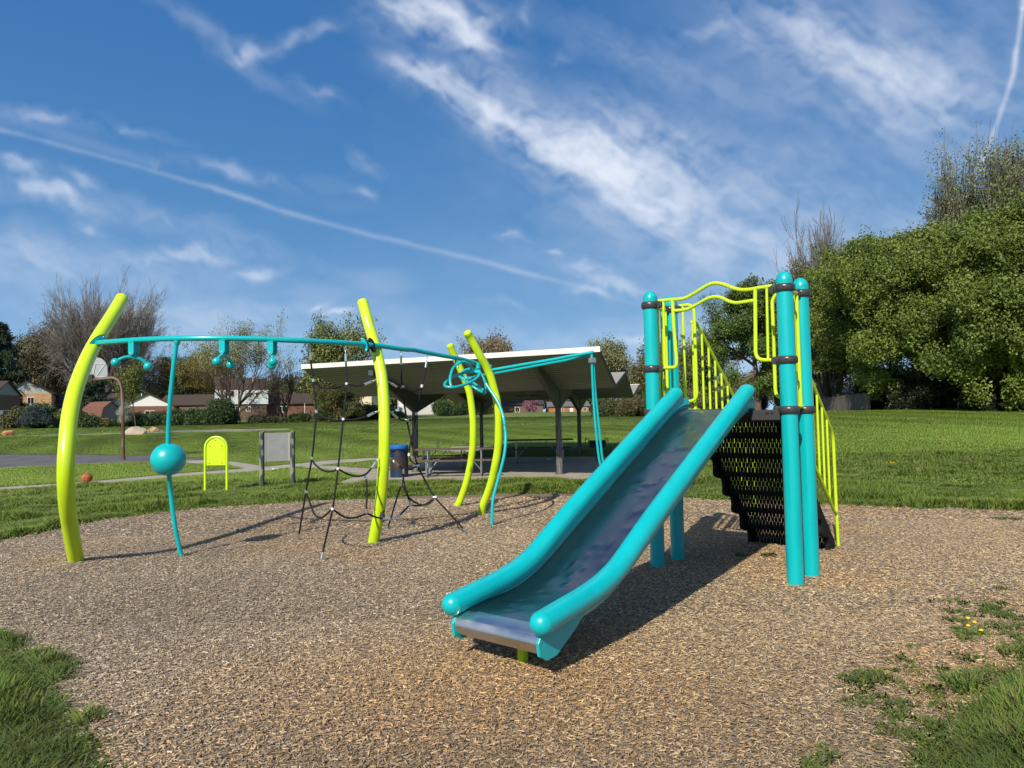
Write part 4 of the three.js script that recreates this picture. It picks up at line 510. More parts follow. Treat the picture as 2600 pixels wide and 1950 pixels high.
{
  const a = G(668, 1240), b = G(740, 1234), c = a.clone().lerp(b, 0.5), L = a.distanceTo(b), yaw = Math.atan2(-(b.z - a.z), b.x - a.x) * 0.6;
  const t = thing('notice_board', 'back of a grey metal notice board on two weathered green posts', 'notice board', V(c.x, 0, c.z), yaw);
  const gp = std(0xffffff, 0.85, { map: dataTex(128, (u, v) => { const n = tfbm(u, v, 16, 4, 8), m = tfbm(u, v, 6, 3, 28) > 0.6 ? 1 : 0; return m ? [.52, .51, .47] : [.17 + .1 * n, .23 + .1 * n, .2 + .1 * n]; }, true, 256) });
  for (const x of [-L * 0.5, L * 0.5]) part(t, 'post', [cyl(V(x, -0.1, 0), V(x, 1.2, 0), 0.056, 0.053, 14), new THREE.SphereGeometry(0.053, 14, 6).scale(1, 0.35, 1).translate(x, 1.2, 0)], gp);
  part(t, 'board', [rbox(L - 0.09, 0.62, 0.02, 0.006, 0, 0.87, 0.0)], std(C(0.33, 0.34, 0.34), 0.55, { metalness: 0.2, map: grime }));
  for (const [w, x] of [[0.02, -L / 2 + 0.065], [0.03, L / 2 - 0.075]]) part(t, 'frame_edge', box(w, 0.62, 0.03, x, 0.87, 0.006), std(C(0.4, 0.41, 0.41), 0.5));
}
{
  const p = G(1014, 1216), t = thing('trash_barrel', 'steel trash barrel, black and rusty blue with a bright blue rim', 'trash barrel', V(p.x, 0.05, p.z));
  const r = 0.215, H = 0.75, drum = std(0xffffff, 0.5, { metalness: 0.2, map: dataTex(256, (u, v) => { const n = tfbm(u, v, 8, 5, 3), k = sstep(0.5, 0.62, n); const low = v < 0.36; const base = low ? [.06, .19, .30] : v < 0.72 ? [.22, .19, .19] : [.08, .17, .30]; return [lerp(base[0], .30, k * 0.5), lerp(base[1], .2, k * 0.5), lerp(base[2], .16, k * 0.5)]; }, true) });
  const prof = [[0.01, 0], [r, 0], [r + 0.006, 0.012], [r, 0.03], [r, 0.24], [r + 0.009, 0.25], [r, 0.262], [r, 0.49], [r + 0.009, 0.5], [r, 0.512], [r, H]].map(([a, b]) => new THREE.Vector2(a, b));
  part(t, 'drum', new THREE.LatheGeometry(prof, 40), drum);
  part(t, 'rim', new THREE.LatheGeometry([[r - 0.012, H - 0.07], [r + 0.004, H - 0.07], [r + 0.006, H], [r - 0.004, H + 0.012], [r - 0.02, H]].map(([a, b]) => new THREE.Vector2(a, b)), 40), std(C(0.01, 0.14, 0.55), 0.4));
  const bag = []; { const rr = rng(3); for (let i = 0; i < 40; i++) { const a = i / 40 * 6.28; bag.push(V(Math.cos(a) * (r + 0.012), H - 0.09 - 0.05 * rr() - (Math.sin(a * 3) * 0.02), Math.sin(a) * (r + 0.012))); } }
  part(t, 'bag_edge', [tube(bag, 0.014, { closed: true, seg: 120, rad: 8 }), new THREE.CylinderGeometry(r - 0.01, r - 0.02, 0.16, 30, 1, true).translate(0, H - 0.08, 0)], std(C(0.008, 0.008, 0.01), 0.35));
}
{
  const p = GT(226, 1228), r = 0.125, t = thing('basketball', 'orange basketball lying on the edge of the concrete path', 'basketball', V(p.x, p.y + r + 0.012, p.z + 0.1), 0.5);
  part(t, 'ball', new THREE.SphereGeometry(r, 32, 22), std(C(0.40, 0.11, 0.035), 0.75, { bumpMap: dataTex(64, (u, v) => [tn(u, v, 32, 2)]), bumpScale: 0.002 }));
  const seam = []; for (const [a, b] of [[0.3, 0], [1.4, 0.9]]) seam.push(new THREE.TorusGeometry(r, 0.004, 6, 40).rotateX(a).rotateY(b)); for (const s of [-1, 1]) seam.push(new THREE.TorusGeometry(r * 0.8, 0.004, 6, 40).translate(0, 0, s * r * 0.6).rotateY(0.5));
  part(t, 'seam', seam, std(C(0.015, 0.012, 0.01), 0.8));
}
{
  const b = GT(316, 1169), d = -b.z, t = thing('basketball_hoop', 'rusty gooseneck basketball pole with grey fan backboard seen from behind', 'basketball hoop', b);
  const q = (x, y) => at(...z2(x, y), d);
  const rust = std(0xffffff, 0.85, { map: dataTex(128, (u, v) => { const n = tfbm(u, v, 6, 5, 9); return n > 0.55 ? [.46, .43, .40] : [lerp(.30, .44, n), lerp(.21, .30, n), lerp(.16, .22, n)]; }, true, 256) });
  wpart(t, 'pole', tube([V(b.x, b.y - 0.1, b.z), q(1485, 1200), q(1482, 1000), q(1480, 800), q(1476, 600), q(1470, 450), q(1455, 370), q(1425, 310), q(1370, 283), q(1300, 285), q(1200, 296), q(1125, 304)], 0.0655 * d / 29, { seg: 60, rad: 14 }), rust);
  const bb = q(1170, 280), u = d / F * (450 / 2133);   // metres per zoomed pixel
  const s = new THREE.Shape(); const pt = [[-190, -10], [-190, 40], [-170, 110], [-130, 180], [-70, 230], [0, 250], [60, 236], [105, 195], [130, 130], [134, 50], [132, 5], [60, 0], [0, -14], [-60, -55], [-120, -50]]; s.setFromPoints(pt.map(([x, y]) => new THREE.Vector2(x * u, y * u)));
  const gm = std(C(0.34, 0.37, 0.40), 0.5, { metalness: 0.3, map: grime });
  const bd = part(t, 'backboard', new THREE.ExtrudeGeometry(s, { depth: 0.03, bevelEnabled: true, bevelSize: 0.008, bevelThickness: 0.008, bevelSegments: 1 }), gm);
  bd.position.copy(bb.clone().sub(b)).add(V(-0.12, 0, -0.12)); bd.rotation.y = 0.15;
  const ribs = []; for (const [x1, y1, x2, y2] of [[-55, 0, -60, 235], [-30, 0, 0, 170], [0, 0, 110, 165], [-190, 172, 118, 172], [-190, 8, 130, 8]]) ribs.push(cyl(V(x1 * u, y1 * u, 0.04), V(x2 * u, y2 * u, 0.04), 0.018, 0.018, 6)); part(bd, 'rib', ribs, std(C(0.45, 0.48, 0.5), 0.5));
  part(bd, 'mount', [box(0.22, 0.3, 0.16, -56 * u, -0.02, 0.09)], std(C(0.02, 0.02, 0.02), 0.7));
}
function boulder(x0, y0, x1, y1, d, col, seed, label) {
  const p0 = at(x0, y1, d), p1 = at(x1, y1, d), top = at((x0 + x1) / 2, y0, d), f = foot((x0 + x1) / 2, d), w = (p1.x - p0.x), h = Math.max(0.4, top.y - p0.y);
  const g = new THREE.IcosahedronGeometry(1, 4), a = g.attributes.position, r = rng(seed), cuts = Array.from({ length: 11 }, () => [V(r() - 0.5, r() * 0.9 - 0.25, r() - 0.5).normalize(), 0.5 + 0.3 * r()]);
  for (let i = 0; i < a.count; i++) { const v = V(a.getX(i), a.getY(i), a.getZ(i)); for (const [n, k] of cuts) { const q = v.dot(n) - k; if (q > 0) v.addScaledVector(n, -q * 0.92); } v.multiplyScalar(1 + 0.26 * (fbm(v.x * 4 + seed, v.y * 4 + v.z * 3, 3) - 0.5)); a.setXYZ(i, v.x * w * 0.57, v.y * h * 0.85 + h * 0.35, v.z * w * 0.5); }
  const ng = g.index ? g.toNonIndexed() : g; ng.computeVertexNormals();
  const o = single('boulder', ng, std(col, 0.9, { map: grime, bumpMap: grime, bumpScale: 0.03 }), label, 'boulder'); o.position.set((p0.x + p1.x) / 2, f.y - 0.06, f.z);
}
boulder(3, 1087, 34, 1104, 62, C(0.55, 0.24, 0.11), 5, 'orange-brown boulder at the far left edge of the lawn');
boulder(318, 1088, 368, 1110, 56, C(0.40, 0.33, 0.25), 8, 'pale grey faceted boulder beside the hoop pole, nearest of two');
boulder(369, 1081, 409, 1098, 66, C(0.44, 0.31, 0.16), 14, 'tan knobbly boulder lying behind the grey one');
// litter on the grass
{ const crumple = (p, s, seed, c, name, label, cat) => { const g = new THREE.IcosahedronGeometry(1, 3), a = g.attributes.position; for (let i = 0; i < a.count; i++) { const x = a.getX(i), y = a.getY(i), z = a.getZ(i), k = 0.6 + 0.8 * fbm(x * 2.2 + seed, y * 2.2 + z * 1.9, 3); a.setXYZ(i, x * k * s[0], (y * k * 0.5 + 0.4) * s[1], z * k * s[2]); } const ng = g.index ? g.toNonIndexed() : g; ng.computeVertexNormals(); const o = single(name, ng, std(c, 0.6), label, cat); o.position.copy(p); };
  crumple(G(697, 1193), [0.11, 0.05, 0.06], 1, C(0.8, 0.8, 0.8), 'paper_scrap', 'crumpled white paper on the grass behind the notice board', 'litter');
  crumple(G(711, 1221), [0.12, 0.03, 0.05], 2, C(0.8, 0.8, 0.8), 'paper_scrap', 'flat torn white paper between the notice board posts', 'litter');
  crumple(G(820, 1221), [0.12, 0.06, 0.08], 3, C(0.5, 0.55, 0.62), 'plastic_bag', 'pale bluish plastic bag on the grass left of the barrel', 'litter');
  const pp = G(1396, 1168, 0.05); crumple(pp, [0.09, 0.05, 0.07], 4, C(0.6, 0.6, 0.6), 'paper_scrap', 'small white paper on the shaded pad by the right table', 'litter'); }
// ---------- picnic shelter with a folded roof ----------
{
  const YA = 2.66, YB = 2.10;
  const A = atY(1520, 890, YA), A2 = atY(769, 934, YA), B = atY(1562, 980, YB), C1 = atY(1587, 947, YA), D = atY(1607, 1006, YB), E1 = atY(1622, 978, YA);
  const U = A2.clone().sub(A); const ul = U.length(); U.normalize();
  const sh = thing('picnic_shelter', 'open picnic shelter with white-edged folded metal roof on steel posts', 'shelter', V(A.x, 0, A.z));
  const roofM = std(C(0.25, 0.242, 0.222), 0.7, { map: grime }), darkSteel = std(C(0.07, 0.068, 0.066), 0.55, { map: grime }), postM = std(0xffffff, 0.6, { metalness: 0.1, map: dataTex(128, (u, v) => { const n = tfbm(u, v, 10, 4, 4), m = tfbm(u, v, 5, 4, 15) > 0.57; const t = m ? 0.46 : 0.26 + 0.14 * n; return [t, t * 0.98, t * 0.95]; }, true, 256) });
  // ribbed deck between two cross lines
  const ribbed = (p, q, L) => { const n = Math.round(p.distanceTo(q) / 0.17), pts = []; for (let i = 0; i < n; i++) for (const [f, o] of [[0, 0], [0.3, 0], [0.42, -0.045], [0.72, -0.045], [0.84, 0]]) pts.push(p.clone().lerp(q, (i + f) / n).add(V(0, o, 0))); pts.push(q.clone()); const far = pts.map((v) => v.clone().addScaledVector(U, L)); const pos = [], quad = (a, b, c, d) => pos.push(a.x, a.y, a.z, b.x, b.y, b.z, c.x, c.y, c.z, a.x, a.y, a.z, c.x, c.y, c.z, d.x, d.y, d.z); const up = V(0, 0.035, 0); for (let i = 0; i < pts.length - 1; i++) { quad(pts[i], pts[i + 1], far[i + 1], far[i]); quad(pts[i].clone().add(up), far[i].clone().add(up), far[i + 1].clone().add(up), pts[i + 1].clone().add(up)); quad(pts[i], pts[i].clone().add(up), pts[i + 1].clone().add(up), pts[i + 1]); quad(far[i], far[i + 1], far[i + 1].clone().add(up), far[i].clone().add(up)); } const g = new THREE.BufferGeometry(); g.setAttribute('position', new THREE.Float32BufferAttribute(pos, 3)); g.computeVertexNormals(); g.setAttribute('uv', new THREE.Float32BufferAttribute(pos.flatMap((v, i) => i % 3 === 1 ? [] : [v * 0.3]), 2)); return g; };
  for (const [p, q] of [[A, B], [B, C1], [C1, D], [D, E1]]) wpart(sh, 'roof_panel', ribbed(p, q, ul), roofM);
  // white fascia at the near eave and the far one; dark trims along the open ends
  const bar = (p, q, w, h, dx = 0) => { const d = q.clone().sub(p), g = new THREE.BoxGeometry(w, h, d.length()); const m = new THREE.Matrix4().lookAt(p, q, V(0, 1, 0)); g.applyMatrix4(m); return g.translate((p.x + q.x) / 2, (p.y + q.y) / 2 + dx, (p.z + q.z) / 2); };
  const ext = (p, k) => p.clone().addScaledVector(U, k);
  wpart(sh, 'fascia', bar(ext(A, -0.03).add(V(0, 0.025, 0.02)), ext(A, ul + 0.03).add(V(0, 0.025, 0.02)), 0.03, 0.105), whitePaint);
  for (const k of [-0.015, ul + 0.015]) for (const [p, q] of [[A, B], [B, C1], [C1, D], [D, E1]]) wpart(sh, 'end_trim', bar(ext(p, k).add(V(0, 0.0, 0)), ext(q, k).add(V(0, 0.0, 0)), 0.02, 0.075), darkSteel);
  wpart(sh, 'fascia', bar(ext(E1, -0.03), ext(E1, ul + 0.03), 0.03, 0.1), whitePaint);
  // posts under the two valleys, with tapering arms up to the ridges
  const onB = (x) => { const t = (x - B.x) / U.x; return B.clone().addScaledVector(U, t); }, onD = (x) => { const t = (x - D.x) / U.x; return D.clone().addScaledVector(U, t); };
  const cols = [[onB(1.09), A, B, C1], [onB(-2.56), A, B, C1], [onD(2.43), C1, D, E1], [onD(-1.22), C1, D, E1]];
  for (const [p, hi, lo, hi2] of cols) {
    const post = wpart(sh, 'post', [box(0.13, p.y - 0.02, 0.03, p.x, (p.y - 0.02) / 2 + 0.05, p.z - 0.065), box(0.13, p.y - 0.02, 0.03, p.x, (p.y - 0.02) / 2 + 0.05, p.z + 0.065), box(0.05, p.y - 0.02, 0.1, p.x, (p.y - 0.02) / 2 + 0.05, p.z), box(0.2, 0.02, 0.22, p.x, 0.06, p.z)], postM);
    const k = p.clone().sub(lo).dot(U);
    for (const top of [hi, hi2]) {
      const q = ext(top, k).lerp(p, 0.12), a = p.clone().lerp(q, 0.03), pos = [], w = V(0.05, 0, 0.012);
      const dn = (v, d) => v.clone().add(V(0, -d, 0)); const c = [a, q].flatMap((v, i) => [dn(v, 0.035), dn(v, i ? 0.16 : 0.5)]);
      const [t0, b0, t1, b1] = c, L = [t0, b0, t1, b1].map((v) => v.clone().add(w)), R = [t0, b0, t1, b1].map((v) => v.clone().sub(w)); const quad = (...v) => { for (const i of [0, 1, 2, 0, 2, 3]) pos.push(v[i].x, v[i].y, v[i].z); };
      quad(L[0], L[1], L[3], L[2]); quad(R[0], R[2], R[3], R[1]); quad(L[0], L[2], R[2], R[0]); quad(L[1], R[1], R[3], L[3]); quad(L[2], L[3], R[3], R[2]); quad(L[0], R[0], R[1], L[1]);
      const g = new THREE.BufferGeometry(); g.setAttribute('position', new THREE.Float32BufferAttribute(pos, 3)); g.computeVertexNormals(); g.setAttribute('uv', new THREE.Float32BufferAttribute(new Array(pos.length / 3 * 2).fill(0).map((_, i) => (i * 0.37) % 1), 2));
      wpart(sh, 'roof_arm', g, darkSteel);
      const e = q.clone().add(V(0, -0.1, 0.012)); wpart(sh, 'arm_end', box(0.105, 0.12, 0.01, e.x, e.y, e.z + 0.02), galv);
    }
  }
  // small bird of a fan under the far valley
  const f = at(1050 + 1062 * 600 / 2212, 850 + 572 * 600 / 2212, 19.5); const fan = thing('ceiling_fan', 'small dark fan hanging under the shelter roof', 'ceiling fan', f);
  part(fan, 'hub', [cyl(V(0, 0.25, 0), V(0, 0.02, 0), 0.012), new THREE.CylinderGeometry(0.055, 0.07, 0.07, 16)], galv);
  for (let i = 0; i < 5; i++) part(fan, 'blade', rbox(0.3, 0.008, 0.075, 0.003, 0.2, 0, 0).rotateX(0.2).rotateY(i * 1.2566), darkSteel);
}
// ---------- picnic tables ----------
function picnicTable(label, p, yaw, L, sc) {
  const t = thing('picnic_table', label, 'picnic table', p, yaw, 'picnic tables on the shelter pad'); t.scale.setScalar(sc);
  const r = 0.024, top = 0.76, seat = 0.46;
  for (const z of [-0.27, -0.09, 0.09, 0.27]) part(t, 'top_plank', rbox(L, 0.042, 0.165, 0.006, 0, top, z), greyWood);
  for (const s of [-1, 1]) for (const z of [0.66, 0.80]) part(t, 'seat_plank', rbox(L, 0.042, 0.125, 0.006, 0, seat, s * z), greyWood);
  for (const s of [-1, 1]) {
    const x = s * (L / 2 - 0.38);
    part(t, 'leg_frame', [
      bend([V(x, seat - 0.03, 0.82), V(x, 0.03, 0.78), V(x, 0.03, -0.78), V(x, seat - 0.03, -0.82)], r, 0.12),
      bend([V(x, seat - 0.035, 0.86), V(x, seat - 0.035, -0.86)], r * 0.9),
      bend([V(x, top - 0.03, 0.3), V(x, 0.04, 0.3)], r), bend([V(x, top - 0.03, -0.3), V(x, 0.04, -0.3)], r), bend([V(x, top - 0.035, 0.33), V(x, top - 0.035, -0.33)], r * 0.9)], galv);
    part(t, 'brace', [bend([V(x, 0.12, 0), V(x - s * 0.52, top - 0.04, 0)], 0.016)], galv);
  }
  return t;
}
const tbl = (x0, y0, x1, y1, label, yaw = 0, k = 1) => { const a = G(x0, y0, 0.05), b = G(x1, y1, 0.05), c = a.clone().lerp(b, 0.5), L = a.distanceTo(b); return picnicTable(label, V(c.x, 0.05, c.z), Math.atan2(-(b.z - a.z), b.x - a.x) + yaw, 2.3, L / 2.3 * k); };
const tb1 = tbl(1056, 1208, 1256, 1204, 'weathered picnic table nearest the pad edge, behind the trash barrel', 0.02);
const tb2 = tbl(1052, 1190, 1196, 1187, 'picnic table behind the nearest one, with a clear bottle on top', 0.02, 1.0);
const tb3 = tbl(1283, 1175, 1455, 1172, 'dark picnic table on the right of the pad in the shade', 0.03, 1.0);
{ const b = tb2.position, t = thing('bottle', 'clear plastic bottle standing on the rear picnic table', 'bottle', V(b.x - 0.13, 0.05 + 0.785 * tb2.scale.x, b.z)); const pr = [[0.001, 0], [0.03, 0], [0.032, 0.02], [0.031, 0.12], [0.024, 0.155], [0.012, 0.175], [0.012, 0.19]].map(([a, c]) => new THREE.Vector2(a, c)); part(t, 'body', new THREE.LatheGeometry(pr, 18), new THREE.MeshPhysicalMaterial({ color: C(0.9, 0.93, 0.95), roughness: 0.15, transmission: 0.75, thickness: 0 })); part(t, 'cap', new THREE.CylinderGeometry(0.014, 0.014, 0.018, 14).translate(0, 0.198, 0), std(C(0.7, 0.7, 0.72), 0.4)); }
{
  const p = at(1517, 1130, 21.5), q = V(p.x, ground(p.x, p.z), p.z), t = thing('park_grill', 'black charcoal grill box on a pedestal behind the right table', 'grill', q);
  const m = std(C(0.012, 0.012, 0.012), 0.7), y = p.y - q.y; part(t, 'pedestal', cyl(V(0, 0, 0), V(0, y - 0.05, 0), 0.04), m);
  part(t, 'fire_box', [box(0.46, 0.02, 0.36, 0, y - 0.06, 0), box(0.46, 0.2, 0.015, 0, y + 0.04, -0.18), box(0.46, 0.14, 0.015, 0, y + 0.01, 0.18), box(0.015, 0.2, 0.36, -0.23, y + 0.04, 0), box(0.015, 0.2, 0.36, 0.23, y + 0.04, 0)], m);
  part(t, 'grate', [0, 1, 2, 3, 4, 5, 6, 7].map((i) => box(0.01, 0.01, 0.36, -0.2 + i * 0.057, y + 0.11, 0)), galv);
  for (const x of [-0.31, 0.28]) part(t, 'handle', bend([V(x - 0.05, y + 0.08, 0), V(x - 0.06, y + 0.2, 0), V(x + 0.04, y + 0.2, 0), V(x + 0.03, y + 0.08, 0)], 0.012, 0.04), m);
}
// ---------- houses ----------
const brickTex = (c1, c2, mortar, seed) => dataTex(256, (u, v) => { const row = Math.floor(v * 24), x = u * 12 + (row % 2) * 0.5, fx = x - Math.floor(x), fy = v * 24 - row; if (fx < 0.06 || fy < 0.12) return mortar; const t = h2(Math.floor(x) % 12 + seed, row); const n = 0.9 + 0.2 * tn(u, v, 64, 3); return [lerp(c1[0], c2[0], t) * n, lerp(c1[1], c2[1], t) * n, lerp(c1[2], c2[2], t) * n]; }, true);
const sidingTex = dataTex(64, (u, v) => { const f = (v * 4) % 1; return [f < 0.08 ? 0.2 : 0.4 + 0.55 * f]; });
const siding = (r, g, b) => { const t = sidingTex.clone(); t.needsUpdate = true; t.repeat.set(1, 1.3); return std(C(r, g, b), 0.6, { bumpMap: t, bumpScale: 0.02, map: grime }); };
const tanBrick = std(0xffffff, 0.9, { map: brickTex([.80, .64, .47], [.62, .44, .30], [.74, .66, .55], 1) }), redBrick = std(0xffffff, 0.9, { map: brickTex([.50, .33, .27], [.40, .25, .2], [.55, .49, .44], 2) }), brownBrick = std(0xffffff, 0.9, { map: brickTex([.44, .37, .31], [.33, .27, .23], [.46, .42, .38], 3) }), orangeBrick = std(0xffffff, 0.9, { map: brickTex([.72, .44, .28], [.56, .3, .18], [.66, .55, .44], 4) });
const shingle = (r, g, b) => std(C(r, g, b), 0.92, { map: grime, bumpMap: dataTex(128, (u, v) => { const f = (v * 16) % 1; return [0.3 + 0.7 * f * (0.7 + 0.3 * h2(Math.floor(u * 24), Math.floor(v * 16)))]; }), bumpScale: 0.03 });
const roofBrown = shingle(0.055, 0.038, 0.032), roofDark = shingle(0.045, 0.042, 0.045), roofRed = shingle(0.17, 0.075, 0.05);
const glassM = new THREE.MeshPhysicalMaterial({ color: C(0.015, 0.018, 0.022), roughness: 0.3, specularIntensity: 0.35 }), frameM = std(C(0.75, 0.75, 0.73), 0.5);
const uvBox = (g) => { const p = g.attributes.position, n = g.attributes.normal, uv = g.attributes.uv; for (let i = 0; i < p.count; i++) { const h = Math.abs(n.getX(i)) > 0.6 ? p.getZ(i) : p.getX(i); uv.setXY(i, h / 2.4, p.getY(i) / 1.8); } return g; };
// a gabled house: ridge along x; the gable ends face +x and -x; the front is +z
function house(label, p, yaw, o) {
  const t = thing('house', label, 'house', p, yaw), { w, d, h } = o, rise = o.rise ?? d * 0.25, low = o.low ?? h, e = 0.35;
  part(t, 'wall', uvBox(box(w, low + 2, d, 0, low / 2 - 1, 0)), o.brick);
  if (low < h) part(t, 'upper_wall', uvBox(box(w + 0.04 + (o.jut ?? 0), h - low, d + 0.04 + (o.jut ?? 0), 0, (h + low) / 2, 0)), o.siding);
  for (const s of [-1, 1]) { const g = extrude([[-d / 2 - 0.02, 0], [d / 2 + 0.02, 0], [0, rise]], 0.1).rotateY(s * Math.PI / 2); uvBox(g); part(t, 'gable', g.translate(s * (w / 2 + 0.02 - 0.09), h, 0), o.siding); }
  const L = Math.hypot(d / 2 + e, rise * (d / 2 + e) / (d / 2)), an = Math.atan2(rise, d / 2), rf = [];
  for (const s of [-1, 1]) rf.push(box(w + 0.7, 0.12, L, 0, 0, 0).rotateX(s * an).translate(0, h + rise - Math.sin(an) * L / 2 + 0.09, s * Math.cos(an) * L / 2));
  const roof = part(t, 'roof', rf, o.roof);
  for (const [f, x, y, ww, hh] of o.win ?? []) {
    const g = part(t, 'window', [box(ww + 0.16, 0.09, 0.08, 0, hh / 2 + 0.04, 0), box(ww + 0.16, 0.09, 0.08, 0, -hh / 2 - 0.04, 0), box(0.09, hh, 0.08, -ww / 2 - 0.04, 0, 0), box(0.09, hh, 0.08, ww / 2 + 0.04, 0, 0), box(0.05, hh, 0.05, 0, 0, 0)], frameM);
    part(g, 'pane', box(ww, hh, 0.02, 0, 0, -0.01), glassM);
    const jj = (y > low ? (o.jut ?? 0) / 2 + 0.02 : 0) + 0.03;
    if (f === 'x') { g.rotation.y = Math.PI / 2; g.position.set(w / 2 + jj, y, x); } else if (f === '-x') { g.rotation.y = -Math.PI / 2; g.position.set(-w / 2 - jj, y, x); } else { g.position.set(x, y, d / 2 + jj); }
  }
  for (const [x, y, ww, hh] of o.door ?? []) part(t, 'door', box(ww, hh, 0.06, x, y + hh / 2, d / 2 + 0.04), frameM);
  if (o.vent) part(roof, 'vent_pipe', o.vent.map(([x, z]) => cyl(V(x, h + rise * 0.4, z), V(x, h + rise + 0.35, z), 0.07)), frameM);
  if (o.post) for (const x of o.post) part(t, 'porch_post', cyl(V(x, 0, d / 2 + 1.5), V(x, h, d / 2 + 1.2), 0.06), frameM);
  return t;
}
const spot = (px_, d, y) => { const p = at(px_, 1060, d); return V(p.x, y, p.z); };
{
  // tan brick house at far left: gable end towards us
  const k = 130 / F; // metres per photo pixel at 130 m
  const hA = house('tan brick house with grey siding gable and white windows at far left', spot(82, 130, at(112, 1037, 130).y - 1.0), 0, { w: 16, d: 7.2, h: 3.5, low: 3.42, rise: 2.2, brick: tanBrick, siding: siding(0.42, 0.43, 0.38), roof: roofBrown, win: [['x', -0.6, 2.2, 0.9, 1.1], ['x', 2.6, 2.2, 0.9, 1.2]] });
  hA.rotation.y = rad(-62);
  // satellite dish
  { const c = at(100, 976, 127), t = thing('satellite_dish', 'small grey satellite dish on the roof of the tan house', 'satellite dish', c); part(t, 'dish', new THREE.SphereGeometry(0.45, 18, 8, 0, 6.29, 0, 0.7).scale(1, 0.6, 1).rotateX(-1.9), std(C(0.25, 0.25, 0.26), 0.6)); part(t, 'mast', cyl(V(0, -0.9, 0), V(0, -0.05, 0), 0.05), galv); }
  const hB = house('dark brick house with low brown roof cut by the left frame edge', spot(-60, 116, at(0, 1040, 116).y - 0.6), rad(8), { w: 9, d: 8, h: 3.0, rise: 2.2, brick: std(0xffffff, 0.9, { map: brownBrick.map }), siding: siding(.3, .3, .28), roof: roofBrown, win: [['z', 3.2, 1.3, 0.8, 2.0]] });
  house('low house with white awnings behind the left lime post', spot(205, 134, at(205, 1046, 134).y - 2.2), rad(3), { w: 15, d: 9, h: 3.2, rise: 2.3, brick: brownBrick, siding: siding(.7, .7, .7), roof: roofBrown, win: [['z', 3.8, 1.8, 1.6, 1.1], ['z', -3.5, 1.8, 1.4, 1.1]] });
  house('white gabled house with red brick base seen beyond the ball pole', spot(386, 136, at(410, 1045, 136).y - 2.0), rad(-68), { w: 15, d: 8.6, h: 2.9, low: 2.9, rise: 2.2, brick: redBrick, siding: std(C(0.72, 0.72, 0.70), 0.6), roof: roofBrown, win: [['x', -0.3, 1.4, 1.5, 1.2]], vent: [[2, 1.6]] });
  house('low brown-roofed house half hidden behind the dark bush', spot(505, 140, at(500, 1042, 140).y - 2.0), rad(4), { w: 12, d: 8, h: 3, rise: 2.0, brick: brownBrick, siding: siding(.5, .5, .5), roof: roofBrown, win: [['z', 1, 1.6, 1.4, 1.1]] });
  // white two-storey house: gable on the left, long side on the right
  const hw = house('white two-storey house with bluish siding over a brown brick floor', spot(612, 132, at(640, 1059, 130).y), rad(24), { w: 8.3, d: 8.2, h: 5.1, low: 2.35, jut: 0.5, rise: 2.0, brick: brownBrick, siding: siding(0.62, 0.68, 0.72), roof: roofBrown, win: [['z', -1.9, 4.2, 1.0, 0.95], ['z', 1.3, 4.0, 0.5, 0.9], ['z', 2.5, 4.0, 0.5, 0.9], ['z', -0.8, 1.5, 0.6, 0.8], ['z', 1.0, 1.5, 0.6, 0.8]], door: [[-2.9, 0, 1.4, 2.1]], vent: [[0, 1.2], [2, 1.5]] });
  house('white garage house with red door front and long brown roof', spot(742, 137, at(700, 1060, 137).y), rad(20), { w: 11, d: 7.5, h: 2.5, low: 2.5, rise: 1.9, brick: redBrick, siding: std(C(0.72, 0.72, 0.71), 0.6), roof: roofBrown, win: [['-x', 0, 1.5, 1.3, 1.0], ['z', -2, 1.5, 1.6, 1.0]], post: [2, 4] });
  house('orange brick bungalow with dark roof glimpsed at the end of the low roofs', spot(846, 150, at(840, 1050, 150).y), rad(10), { w: 7, d: 6, h: 2.6, rise: 1.6, brick: orangeBrick, siding: siding(.7, .7, .7), roof: roofBrown });
  house('cream two-storey house glimpsed left of the middle lime post', spot(935, 160, at(935, 1052, 160).y), rad(-25), { w: 7, d: 7, h: 4.6, low: 2.0, rise: 1.3, brick: brownBrick, siding: siding(.62, .55, .38), roof: roofBrown, win: [['z', 0, 3.4, 0.8, 0.9]] });
  house('white house seen under the shelter roof by its left post', spot(1055, 170, at(1050, 1053, 170).y), rad(12), { w: 8, d: 7, h: 4.4, low: 1.9, rise: 1.2, brick: std(C(.5, .5, .48), .7), siding: std(C(0.72, 0.72, 0.7), 0.6), roof: roofDark });
  house('dark roofed brown house under the shelter, left of the pink tree', spot(1305, 178, at(1305, 1053, 178).y - 0.2), rad(2), { w: 14, d: 8, h: 2.6, rise: 1.6, brick: brownBrick, siding: siding(.3, .3, .3), roof: roofDark, win: [['z', 0.7, 1.4, 1.0, 1.1]] });
  house('long low orange brick house with grey roof seen between shelter posts', spot(1440, 178, at(1440, 1054, 178).y - 0.2), rad(3), { w: 9.8, d: 8, h: 2.3, rise: 1.2, brick: orangeBrick, siding: siding(.5, .5, .5), roof: shingle(0.13, 0.13, 0.14), win: [['z', 3.9, 1.5, 0.8, 0.7], ['z', -1.6, 1.3, 0.5, 1.4]], door: [[0.6, 0, 0.8, 1.9]] });
  house('grey roofed house behind the wooden fence under the right trees', spot(2188, 74, at(2188, 1010, 74).y - 2), rad(-12), { w: 5.5, d: 6, h: 2.5, rise: 1.1, brick: std(C(.4, .38, .36), .8), siding: std(C(.45, .44, .42), .7), roof: shingle(0.18, 0.18, 0.19) });
}
